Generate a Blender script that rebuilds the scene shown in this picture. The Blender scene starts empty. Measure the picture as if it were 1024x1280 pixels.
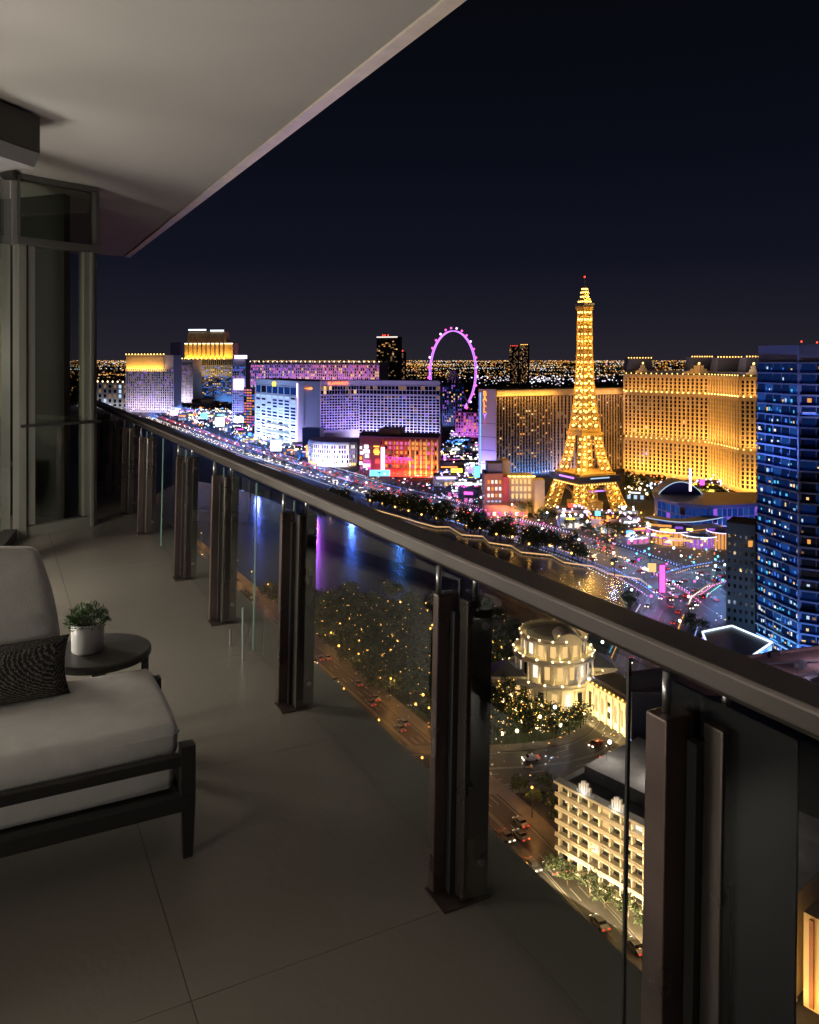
import bpy, math, random
from mathutils import Vector, Matrix
random.seed(11)
C = bpy.context.scene.collection
sc = bpy.context.scene
R = math.radians
# ------------------------------------------------------------------ camera, sky, exposure
CAMH = 107.0                      # eye height above the city ground
FLOOR = CAMH - 1.70               # balcony floor
F = 1000.0
cd = bpy.data.cameras.new('camera'); cam = bpy.data.objects.new('camera', cd); C.objects.link(cam)
cam.location = (0, 0, CAMH); cam.rotation_euler = (R(90), 0, 0)
cd.sensor_fit = 'VERTICAL'; cd.sensor_height = 36; cd.sensor_width = 36
cd.lens = F / 1280 * 36; cd.shift_y = -190 / 1280
cd.clip_start = 0.05; cd.clip_end = 120000
sc.camera = cam
w = bpy.data.worlds.new('World'); sc.world = w; w.use_nodes = True
nt = w.node_tree; nt.nodes.clear()
wo = nt.nodes.new('ShaderNodeOutputWorld'); bg = nt.nodes.new('ShaderNodeBackground')
tc = nt.nodes.new('ShaderNodeTexCoord'); sp = nt.nodes.new('ShaderNodeSeparateXYZ'); rp = nt.nodes.new('ShaderNodeValToRGB')
nt.links.new(tc.outputs['Generated'], sp.inputs[0]); nt.links.new(sp.outputs['Z'], rp.inputs[0])
nt.links.new(rp.outputs[0], bg.inputs[0]); nt.links.new(bg.outputs[0], wo.inputs[0])
el = rp.color_ramp.elements
el[0].position = 0.0; el[0].color = (.019, .0165, .024, 1)
el[1].position = 0.42; el[1].color = (.0020, .0026, .0042, 1)
for p_, c_ in ((.05, (.0120, .0118, .0205, 1)), (.12, (.0058, .0066, .0138, 1)), (.24, (.0031, .0040, .0085, 1))):
    e_ = el.new(p_); e_.color = c_
bg.inputs[1].default_value = 1.0
sc.view_settings.view_transform = 'Standard'; sc.view_settings.look = 'None'
sc.view_settings.exposure = 0; sc.view_settings.gamma = 1; sc.view_settings.use_curve_mapping = False
sc.render.engine = 'CYCLES'
try:
    sc.cycles.use_denoising = True; sc.cycles.denoiser = 'OPENIMAGEDENOISE'
    sc.cycles.denoising_prefilter = 'ACCURATE'
    sc.cycles.use_light_tree = True; sc.cycles.max_bounces = 8; sc.cycles.transparent_max_bounces = 32
    sc.cycles.use_adaptive_sampling = False
    sc.cycles.caustics_reflective = False; sc.cycles.caustics_refractive = False
    sc.cycles.sample_clamp_indirect = 3; sc.cycles.sample_clamp_direct = 0
except Exception: pass

# ------------------------------------------------------------------ helpers
def G(px, py, z=0.0):
    D = F * (CAMH - z) / (py - 450); return Vector(((px - 512) / F * D, D, z))
def XD(px, D): return (px - 512) / F * D
def ZD(py, D): return CAMH - (py - 450) * D / F
def PD(px, D): return Vector((XD(px, D), D))
TH = math.atan(.517); CT, ST = math.cos(TH), math.sin(TH)
def BL(L, s, z=0.0): return Vector((L * CT - s * ST, L * ST + s * CT, FLOOR + z))

OFF = {}
class MB:
    def __init__(m): m.v = []; m.f = []; m.m = []; m.cur = 0
    def add(m, vs, fs):
        b = len(m.v); m.v += [tuple(x) for x in vs]
        for q in fs: m.f.append([i + b for i in q]); m.m.append(m.cur)
        return m
    def mat(m, i): m.cur = i; return m
    def quad(m, a, b, c, d): return m.add([a, b, c, d], [(0, 1, 2, 3)])
    def obox(m, o, a, b, c):     # corner + three edge vectors
        o, a, b, c = Vector(o), Vector(a), Vector(b), Vector(c)
        vs = [o, o + a, o + a + b, o + b, o + c, o + a + c, o + a + b + c, o + b + c]
        return m.add(vs, [(3, 2, 1, 0), (4, 5, 6, 7), (0, 1, 5, 4), (1, 2, 6, 5), (2, 3, 7, 6), (3, 0, 4, 7)])
    def box(m, cx, cy, cz, sx, sy, sz, rz=0.0):
        c, s = math.cos(rz), math.sin(rz)
        a = Vector((c * sx, s * sx, 0)); b = Vector((-s * sy, c * sy, 0)); d = Vector((0, 0, sz))
        return m.obox(Vector((cx, cy, cz)) - a / 2 - b / 2 - d / 2, a, b, d)
    def prism(m, poly, z0, z1, top=True, bottom=True):
        n = len(poly); a = 0
        for i in range(n):
            x0, y0 = poly[i][:2]; x1, y1 = poly[(i + 1) % n][:2]; a += x0 * y1 - x1 * y0
        P = list(poly) if a > 0 else list(reversed(poly))
        vs = [(p[0], p[1], z0) for p in P] + [(p[0], p[1], z1) for p in P]
        fs = [(i, (i + 1) % n, n + (i + 1) % n, n + i) for i in range(n)]
        if top: fs.append(tuple(range(n, 2 * n)))
        if bottom: fs.append(tuple(reversed(range(n))))
        return m.add(vs, fs)
    def bar(m, p, q, w, h=None, up=(0, 0, 1)):
        p, q = Vector(p), Vector(q); h = h or w; d = (q - p)
        if d.length < 1e-6: return m
        u = Vector(up); x = d.cross(u)
        if x.length < 1e-4: x = d.cross(Vector((1, 0, 0)))
        x.normalize(); y = x.cross(d).normalized()
        return m.obox(p - x * w / 2 - y * h / 2, x * w, d, y * h)
    def tube(m, pts, rad, n=8, cap=True):
        pts = [Vector(p) for p in pts]; rad = rad if hasattr(rad, '__len__') else [rad] * len(pts)
        vs = []; fs = []
        for i, p in enumerate(pts):
            d = (pts[min(i + 1, len(pts) - 1)] - pts[max(i - 1, 0)]).normalized()
            x = d.cross(Vector((0, 0, 1)))
            if x.length < .05: x = Vector((1, 0, 0)) - d * d.x
            x.normalize(); y = d.cross(x)
            for k in range(n):
                a = 2 * math.pi * k / n; vs.append(p + (x * math.cos(a) + y * math.sin(a)) * rad[i])
        for i in range(len(pts) - 1):
            for k in range(n):
                fs.append((i * n + k, i * n + (k + 1) % n, (i + 1) * n + (k + 1) % n, (i + 1) * n + k))
        if cap: fs += [tuple(reversed(range(n))), tuple(range((len(pts) - 1) * n, len(pts) * n))]
        return m.add(vs, fs)
    def lathe(m, prof, c, n=24, a0=0.0, a1=2 * math.pi):
        full = abs(a1 - a0 - 2 * math.pi) < 1e-6; k_ = n if full else n + 1; vs = []; fs = []
        for r, z in prof:
            for k in range(k_):
                a = a0 + (a1 - a0) * k / n; vs.append((c[0] + r * math.cos(a), c[1] + r * math.sin(a), c[2] + z))
        for i in range(len(prof) - 1):
            for k in range(n):
                k2 = (k + 1) % k_
                fs.append((i * k_ + k, i * k_ + k2, (i + 1) * k_ + k2, (i + 1) * k_ + k))
        return m.add(vs, fs)
    def ball(m, c, r, n=8, rings=5, sz=1.0):
        return m.lathe([(max(r * math.sin(math.pi * i / rings), 1e-4), -r * sz * math.cos(math.pi * i / rings)) for i in range(rings + 1)], c, n)
    def build(m, name, mats, parent=None, kind=None, smooth=False, loc=None, label=None):
        me = bpy.data.meshes.new(name)
        off = Vector(loc) if loc is not None else (OFF.get(parent.name, Vector()) if parent is not None else Vector())
        me.from_pydata([(x - off.x, y - off.y, z - off.z) for x, y, z in m.v], [], m.f)
        mats = mats if isinstance(mats, (list, tuple)) else [mats]
        for k in mats: me.materials.append(k)
        me.polygons.foreach_set('material_index', m.m)
        if smooth: me.polygons.foreach_set('use_smooth', [True] * len(m.f))
        me.update()
        o = bpy.data.objects.new(name, me); C.objects.link(o)
        if parent is not None: o.parent = parent; OFF[o.name] = off
        elif loc is not None: o.location = loc; OFF[o.name] = off
        if kind: o['kind'] = kind
        if label: o['label'] = label
        return o

def tag(o, label, cat, group=None, kind=None):
    o['label'] = label; o['category'] = cat
    if group: o['group'] = group
    if kind: o['kind'] = kind
    return o
def thing(name, label, cat, loc, group=None):
    o = bpy.data.objects.new(name, None); C.objects.link(o); o.location = loc; o.empty_display_size = .1
    OFF[o.name] = Vector(loc); return tag(o, label, cat, group)
KIDS = {}
def copy_tree(o, parent=None):
    c = o.copy(); C.objects.link(c)
    if parent is not None: c.parent = parent
    for ch in KIDS.get(o.name, ()): copy_tree(ch, c)
    return c
def kids(o, *ch): KIDS.setdefault(o.name, []).extend(ch)
def struct(name, mb, mat, **k):
    return mb.build(name, mat, kind='structure', **k)

def bevel(o, wdt, seg=2):
    b = o.modifiers.new('bevel', 'BEVEL'); b.width = wdt; b.segments = seg; b.limit_method = 'ANGLE'
    return o

# ------------------------------------------------------------------ materials
def mat(name, col, rough=.6, metal=0.0, noise=0.0, nscale=4.0, bump=0.0, bscale=60.0, spec=.5, coat=0.0):
    m = bpy.data.materials.new(name); m.use_nodes = True; t = m.node_tree; b = t.nodes['Principled BSDF']
    b.inputs['Base Color'].default_value = (*col, 1); b.inputs['Roughness'].default_value = rough
    b.inputs['Metallic'].default_value = metal; b.inputs['Specular IOR Level'].default_value = spec
    b.inputs['Coat Weight'].default_value = coat
    if noise or bump: tcn = t.nodes.new('ShaderNodeTexCoord')
    if noise:
        n = t.nodes.new('ShaderNodeTexNoise'); n.inputs['Scale'].default_value = nscale; n.inputs['Detail'].default_value = 6
        r = t.nodes.new('ShaderNodeValToRGB')
        r.color_ramp.elements[0].position = .3; r.color_ramp.elements[1].position = .7
        r.color_ramp.elements[0].color = (*[c * (1 - noise) for c in col], 1); r.color_ramp.elements[1].color = (*[min(1, c * (1 + noise)) for c in col], 1)
        t.links.new(tcn.outputs['Object'], n.inputs['Vector']); t.links.new(n.outputs['Fac'], r.inputs[0]); t.links.new(r.outputs[0], b.inputs['Base Color'])
        rr = t.nodes.new('ShaderNodeMapRange'); rr.inputs['To Min'].default_value = max(0, rough - .12); rr.inputs['To Max'].default_value = min(1, rough + .12)
        t.links.new(n.outputs['Fac'], rr.inputs['Value']); t.links.new(rr.outputs[0], b.inputs['Roughness'])
    if bump:
        n2 = t.nodes.new('ShaderNodeTexNoise'); n2.inputs['Scale'].default_value = bscale; n2.inputs['Detail'].default_value = 4
        bp = t.nodes.new('ShaderNodeBump'); bp.inputs['Strength'].default_value = bump; bp.inputs['Distance'].default_value = .01
        t.links.new(tcn.outputs['Object'], n2.inputs['Vector']); t.links.new(n2.outputs['Fac'], bp.inputs['Height']); t.links.new(bp.outputs[0], b.inputs['Normal'])
    return m
def emit(name, col, s, sample=False):
    m = bpy.data.materials.new(name); m.use_nodes = True; t = m.node_tree; t.nodes.clear()
    o = t.nodes.new('ShaderNodeOutputMaterial'); e = t.nodes.new('ShaderNodeEmission')
    e.inputs[0].default_value = (*col, 1); e.inputs[1].default_value = s; t.links.new(e.outputs[0], o.inputs[0])
    try: m.cycles.emission_sampling = 'AUTO' if sample else 'NONE'
    except Exception: pass
    return m
def glassmat(name, tint=(.93, .97, .95), refl=1.0, rough=0.0):
    m = bpy.data.materials.new(name); m.use_nodes = True; t = m.node_tree; t.nodes.clear()
    o = t.nodes.new('ShaderNodeOutputMaterial'); mx = t.nodes.new('ShaderNodeMixShader'); tr = t.nodes.new('ShaderNodeBsdfTransparent')
    gl = t.nodes.new('ShaderNodeBsdfGlossy'); fr = t.nodes.new('ShaderNodeFresnel'); mu = t.nodes.new('ShaderNodeMath')
    fr.inputs['IOR'].default_value = 1.5; mu.operation = 'MULTIPLY'; mu.inputs[1].default_value = refl; mu.use_clamp = True
    tr.inputs[0].default_value = (*tint, 1); gl.inputs['Roughness'].default_value = rough; gl.inputs[0].default_value = (.9, .95, .93, 1)
    ge = t.nodes.new('ShaderNodeNewGeometry'); m2 = t.nodes.new('ShaderNodeMath'); m2.operation = 'MULTIPLY_ADD'; m2.inputs[1].default_value = -1; m2.inputs[2].default_value = 1; m3 = t.nodes.new('ShaderNodeMath'); m3.operation = 'MULTIPLY'
    t.links.new(fr.outputs[0], mu.inputs[0]); t.links.new(ge.outputs['Backfacing'], m2.inputs[0]); t.links.new(mu.outputs[0], m3.inputs[0]); t.links.new(m2.outputs[0], m3.inputs[1]); t.links.new(m3.outputs[0], mx.inputs[0])
    t.links.new(tr.outputs[0], mx.inputs[1]); t.links.new(gl.outputs[0], mx.inputs[2]); t.links.new(mx.outputs[0], o.inputs[0])
    return m
AMB = (1, .52, .12)
M = dict(
    asphalt=mat('asphalt', (.055, .053, .055), .5, noise=.35, nscale=.08),
    paving=mat('paving', (.16, .15, .14), .8, noise=.2, nscale=.2),
    ground=mat('city_ground', (.045, .045, .05), .9, noise=.5, nscale=.01),
    lawn=mat('lawn', (.03, .05, .02), .95, noise=.4, nscale=.1),
    dark=mat('dark_wall', (.06, .055, .06), .7), darkroof=mat('dark_roof', (.07, .065, .07), .9, noise=.3, nscale=.1),
    pale=mat('pale_render', (.55, .5, .46), .8), white=mat('white_concrete', (.72, .72, .72), .7),
    gold=mat('gold_stone', (.62, .47, .24), .7, noise=.12, nscale=.15), goldmetal=mat('gilded_steel', (.55, .36, .1), .45, .3),
    cream=mat('cream_stone', (.66, .6, .48), .7, noise=.1, nscale=.4), slate=mat('slate_roof', (.15, .15, .17), .7),
    rust=mat('rust_brick', (.3, .12, .07), .8, noise=.2, nscale=.3), red=mat('red_wall', (.4, .06, .05), .7),
    navy=mat('navy_panel', (.02, .025, .06), .4), bluegrey=mat('blue_grey_concrete', (.16, .2, .26), .7, noise=.15, nscale=.1),
    glassdark=mat('dark_glass', (.012, .014, .02), .08, spec=.8), glassblue=mat('blue_glass', (.02, .05, .11), .06, spec=1.0),
    bark=mat('bark', (.07, .05, .035), .9), leafa=mat('leaf_green', (.045, .075, .022), .7), leafb=mat('leaf_dark', (.03, .055, .02), .7), leafc=mat('leaf_light', (.075, .095, .03), .7),
    steel=mat('painted_steel', (.1, .1, .11), .5, .4), chrome=mat('steel', (.6, .6, .6), .3, 1.0),
    paintline=mat('road_paint', (.38, .38, .36), .7),
    carw=mat('car_white', (.7, .7, .7), .3, coat=.5), cark=mat('car_black', (.02, .02, .022), .25, coat=.5), carg=mat('car_grey', (.2, .2, .21), .3, .5, coat=.5), carr=mat('car_red', (.35, .03, .03), .3, coat=.5),
    tyre=mat('tyre', (.015, .015, .015), .8),
    # light givers
    w_warm=emit('window_warm', (1, .62, .25), 1.1), w_amber=emit('window_amber', (1, .42, .1), .9), w_white=emit('window_white', (1, .9, .78), 1.3),
    w_dim=emit('window_dim', (1, .55, .25), .22), w_cool=emit('window_cool', (.55, .75, 1), 1.0), w_blue=emit('window_blue', (.06, .24, 1), .8),
    p_blue=emit('pane_blue', (.03, .14, .6), .36), p_deep=emit('pane_deep_blue', (.015, .06, .3), .2),
    w_dblue=emit('window_deep_blue', (.02, .09, .5), .35), w_cyan=emit('window_cyan', (.1, .6, 1), 1.0), w_purple=emit('window_purple', (.45, .15, 1), .7), w_pink=emit('window_pink', (1, .2, .6), .8),
    e_amber=emit('lamp_amber', (1, .5, .1), 4), e_warm=emit('lamp_warm', (1, .75, .4), 5), e_white=emit('lamp_white', (.9, .95, 1), 6), e_gold=emit('bulb_gold', (1, .64, .16), 5),
    e_red=emit('lamp_red', (1, .06, .03), 3), e_blue=emit('neon_blue', (.1, .3, 1), 3), e_cyan=emit('neon_cyan', (.15, .7, 1), 2.5), e_purple=emit('neon_purple', (.5, .2, 1), 2.2),
    e_mag=emit('neon_magenta', (1, .1, .6), 2.2), e_orange=emit('neon_orange', (1, .25, .04), 3.2), e_yellow=emit('neon_yellow', (1, .75, .1), 2), e_green=emit('neon_green', (.2, 1, .4), 1.5),
    e_screen=emit('screen_white', (.8, .88, 1), 2.2), e_lav=emit('neon_lavender', (.8, .6, 1), 2.5),
    head=emit('headlight', (1, .86, .65), 4), tail=emit('tail_light', (1, .05, .02), 2.6),
    pane=glassmat('balustrade_glass', (.962, .982, .977), 1.0), wallpane=glassmat('wall_glass', (.94, .945, .93), 1.7),
)
NEON = ['e_blue', 'e_cyan', 'e_purple', 'e_mag', 'e_orange', 'e_screen', 'e_lav', 'e_red', 'e_yellow', 'e_screen', 'e_blue', 'e_screen']

def area(p0, p1, dist, z, ztgt, power, col, depth=2.0, name='floodlight', tgtoff=0.0):
    """a row of floodlights before the wall p0->p1, aimed at height ztgt on it"""
    a, b = Vector((p0[0], p0[1])), Vector((p1[0], p1[1])); u = (b - a); ln = u.length; u.normalize(); n = Vector((u.y, -u.x))
    c = (a + b) / 2 + n * dist; tg = (a + b) / 2 + n * tgtoff
    d = (Vector((tg.x, tg.y, ztgt)) - Vector((c.x, c.y, z))).normalized()
    X = Vector((u.x, u.y, 0)); Zl = -d; Y = Zl.cross(X).normalized(); X = Y.cross(Zl)
    ld = bpy.data.lights.new(name, 'AREA'); ld.shape = 'RECTANGLE'; ld.size = ln; ld.size_y = depth; ld.energy = power; ld.color = col
    o = bpy.data.objects.new(name, ld); C.objects.link(o)
    o.matrix_world = Matrix(((X.x, Y.x, Zl.x, c.x), (X.y, Y.y, Zl.y, c.y), (X.z, Y.z, Zl.z, z), (0, 0, 0, 1)))
    return o
def point(p, power, col, r=.3, parent=None, name='lamp_light'):
    ld = bpy.data.lights.new(name, 'POINT'); ld.energy = power; ld.color = col; ld.shadow_soft_size = r
    o = bpy.data.objects.new(name, ld); C.objects.link(o)
    if parent is not None: o.parent = parent; o.location = Vector(p) - OFF.get(parent.name, Vector())
    else: o.location = p
    return o

# ================================================================== SETTING
mb = MB(); mb.quad((-60000, -2000, 0), (60000, -2000, 0), (60000, 90000, 0), (-60000, 90000, 0)); struct('ground', mb, M['ground'])

def ribbon(mb, pts, w0, w1, z):
    pts = [Vector((p[0], p[1])) for p in pts]; L = []; Rr = []
    for i, p in enumerate(pts):
        d = (pts[min(i + 1, len(pts) - 1)] - pts[max(i - 1, 0)]).normalized(); n = Vector((d.y, -d.x))
        L.append((*(p + n * w0), z)); Rr.append((*(p + n * w1), z))
    for i in range(len(pts) - 1): mb.quad(L[i], Rr[i], Rr[i + 1], L[i + 1])
def resample(pts, step):
    pts = [Vector((p[0], p[1])) for p in pts]; out = []; acc = 0.0
    for a, b in zip(pts, pts[1:]):
        d = (b - a).length; t = acc
        while t < d: out.append((a + (b - a) * (t / d), (b - a).normalized())); t += step
        acc = t - d
    return out
def smooth_line(pts, k=3):
    pts = [Vector((p[0], p[1])) for p in pts]
    for _ in range(k):
        q = [pts[0]]
        for a, b in zip(pts, pts[1:]): q += [a * .75 + b * .25, a * .25 + b * .75]
        q.append(pts[-1]); pts = q
    return pts
STRIP = smooth_line([G(130, 500), G(230, 535), G(300, 561), G(400, 592), G(480, 617), G(560, 639), G(640, 661), G(720, 682), G(790, 706), G(850, 735), G(905, 775), (150, 240)], 2)
CROSS = smooth_line([(330, 470), (220, 420), G(850, 722), (95, 315), (72, 260), (58, 216), (15, 207), (-60, 214)], 2)
NEAR = smooth_line([(-150, 500), G(388, 820), G(540, 955), G(612, 1015), G(700, 1110), G(820, 1255), (56, 90)], 2)
def road(name, pts, hw, z, median=0):
    m = MB(); ribbon(m, pts, -hw, hw, z); o = struct(name, m, M['asphalt'])
    m = MB()
    for k, off in enumerate([x for x in (-hw * .66, -hw * .33, hw * .33, hw * .66)]):
        for p, d in resample(pts, 12):
            n = Vector((d.y, -d.x)); q = p + n * off; q2 = q + d * 4; mm = n * .1
            m.quad((*(q - mm), z + .006), (*(q + mm), z + .006), (*(q2 + mm), z + .006), (*(q2 - mm), z + .006))
    for off in (-.25, .25, -hw + .5, hw - .5): ribbon(m, pts, off - .08, off + .08, z + .006)
    m.build('lane_markings', M['paintline'], o, kind='stuff')
    m = MB()
    for sg in (-1, 1):
        pts2 = pts; a = []; b = []
        for i, p in enumerate(pts2):
            d = (pts2[min(i + 1, len(pts2) - 1)] - pts2[max(i - 1, 0)]).normalized(); n = Vector((d.y, -d.x))
            a.append(p + n * sg * hw); b.append(p + n * sg * (hw + 4))
        for i in range(len(a) - 1):
            m.quad((*a[i], z - .02), (*a[i + 1], z - .02), (*a[i + 1], z + .13), (*a[i], z + .13))
            m.quad((*a[i], z + .13), (*a[i + 1], z + .13), (*b[i + 1], z + .13), (*b[i], z + .13))
    struct(name.replace('road', 'pavement').replace('boulevard', 'boulevard_pavement').replace('street', 'street_pavement'), m, M['paving'])
    return o
road('boulevard', STRIP, 16, .05)
road('cross_street', CROSS, 8.5, .035)
road('access_road', NEAR, 6.2, .02)

# lake
shore_px = [(230, 598), (300, 612), (345, 628), (375, 644), (420, 641), (450, 634), (500, 648), (522, 655), (545, 661), (562, 661), (578, 671), (604, 673), (612, 681), (640, 685), (652, 693), (690, 697), (706, 706), (742, 711), (760, 720), (800, 727), (815, 738), (800, 757), (770, 772), (700, 785), (640, 792), (600, 779), (545, 762), (480, 752), (430, 748), (388, 746), (320, 735), (230, 700), (160, 640)]
shore = [G(a, b) for a, b in shore_px]
def watermat():
    m = bpy.data.materials.new('lake_water'); m.use_nodes = True; t = m.node_tree; b = t.nodes['Principled BSDF']
    b.inputs['Base Color'].default_value = (.011, .030, .058, 1); b.inputs['Roughness'].default_value = .23; b.inputs['IOR'].default_value = 1.33
    tcn = t.nodes.new('ShaderNodeTexCoord'); bp = t.nodes.new('ShaderNodeBump'); bp.inputs['Strength'].default_value = .45; bp.inputs['Distance'].default_value = .15
    n = t.nodes.new('ShaderNodeTexNoise'); n.inputs['Scale'].default_value = .35; n.inputs['Detail'].default_value = 3; n.inputs['Roughness'].default_value = .6
    t.links.new(tcn.outputs['Object'], n.inputs['Vector']); t.links.new(n.outputs['Fac'], bp.inputs['Height']); t.links.new(bp.outputs[0], b.inputs['Normal'])
    return m
mb = MB(); mb.add([(p.x, p.y, .09) for p in shore], [tuple(range(len(shore)))]); struct('lake_water', mb, watermat())
# park ground
park_px = [(160, 640), (230, 700), (320, 735), (388, 746), (480, 752), (545, 762), (600, 779), (640, 792), (700, 785), (770, 772), (800, 800), (790, 935), (612, 955), (540, 930), (388, 800), (230, 745)]
mb = MB(); mb.add([(*G(a, b).xy, .012) for a, b in park_px], [tuple(range(len(park_px)))]); struct('garden_ground', mb, M['lawn'])
# promenade walk along the far shore
prom = shore[4:21]
mb = MB()
for i in range(len(prom) - 1):
    a, b = prom[i], prom[i + 1]; d = (b - a).normalized(); n = Vector((-d.y, d.x, 0)) * 7
    mb.quad((a.x, a.y, .25), (b.x, b.y, .25), (b.x + n.x, b.y + n.y, .25), (a.x + n.x, a.y + n.y, .25))
    mb.quad((a.x, a.y, 0), (b.x, b.y, 0), (b.x, b.y, .25), (a.x, a.y, .25))
struct('promenade_path', mb, M['paving'])
bal = thing('balustrade', 'stone lakeside balustrade with a glowing light strip zigzagging along the promenade', 'balustrade', (prom[0].x, prom[0].y, .25))
mb = MB(); ml = MB(); mp = MB()
for i in range(len(prom) - 1):
    a, b = prom[i] + Vector((0, .4, .25)), prom[i + 1] + Vector((0, .4, .25))
    mb.bar(a + Vector((0, 0, 1.1)), b + Vector((0, 0, 1.1)), .5, .3)
    ml.bar(a + Vector((0, -.32, .9)), b + Vector((0, -.32, .9)), .3, .45)
    for k in range(max(2, int((b - a).length / 2.5))):
        p = a + (b - a) * (k / max(2, int((b - a).length / 2.5))); mp.box(p.x, p.y, p.z + .47, .3, .3, .95)
mb.build('handrail', M['cream'], bal); mp.build('baluster', M['cream'], bal, kind='stuff'); ml.build('light_strip', emit('strip_warm', (1, .6, .24), 1.15), bal)

def spot(p, tgt, power, col, ang, lab):  # lamps added on the shore to tint the water violet and blue
    T_ = thing('added_lake_light', lab, 'floodlight', p); MB().tube([(p[0], p[1], 0), (p[0], p[1], 6.6)], .12, 6).build('post', M['steel'], T_); MB().box(p[0], p[1] + .3, 7, .8, .5, .6).build('housing', M['dark'], T_)
    ld = bpy.data.lights.new('lamp_light', 'SPOT'); ld.energy = power; ld.color = col; ld.spot_size = R(ang); ld.spot_blend = .9; ld.shadow_soft_size = 1.6
    o = bpy.data.objects.new('lamp_light', ld); C.objects.link(o); o.parent = T_; o.location = (0, -.2, 7); o.rotation_euler = (Vector(tgt) - Vector((p[0], p[1] - .2, 7))).to_track_quat('-Z', 'Y').to_euler()
for px_, py_, tx_, ty_, pw_, c_, a_, l_ in ((392, 643, 402, 690, 190000, (.5, .12, 1), 80, 'added violet lamp on a post tinting the dark lake'), (440, 637, 462, 690, 70000, (.07, .18, .8), 90, 'added blue lamp on a post tinting the dark lake'), (500, 648, 520, 705, 60000, (.06, .20, .6), 90, 'added teal lamp on a post tinting the dark lake'), (322, 617, 318, 650, 45000, (.12, .16, .9), 60, 'indigo floodlight at the far end of the lake')):
    q_ = G(px_, py_); spot((q_.x, q_.y, 0), G(tx_, ty_), pw_, c_, a_, l_)
# ================================================================== FAR CITY
def bulb_cloud(name, label, cat, items):
    v = []; f = []; arr = []
    for x, y, z, sx, sy, sz, c in items:
        b = len(v)
        for dx, dy, dz in ((1, 0, 0), (0, 1, 0), (-1, 0, 0), (0, -1, 0), (0, 0, 1), (0, 0, -1)): v.append((x + dx * sx, y + dy * sy, z + dz * sz))
        for q in ((0, 1, 4), (1, 2, 4), (2, 3, 4), (3, 0, 4), (1, 0, 5), (2, 1, 5), (3, 2, 5), (0, 3, 5)): f.append([i + b for i in q]); arr += [*c, 1] * 3
    me = bpy.data.meshes.new(name); me.from_pydata(v, [], f); ca = me.color_attributes.new('lamp', 'FLOAT_COLOR', 'CORNER'); ca.data.foreach_set('color', arr)
    m = emit(name, (1, 1, 1), 1); t = m.node_tree; a = t.nodes.new('ShaderNodeAttribute'); a.attribute_name = 'lamp'
    t.links.new(a.outputs['Color'], [n for n in t.nodes if n.type == 'EMISSION'][0].inputs[0]); me.materials.append(m)
    o = bpy.data.objects.new(name, me); C.objects.link(o); tag(o, label, cat, kind='stuff'); return o
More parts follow.
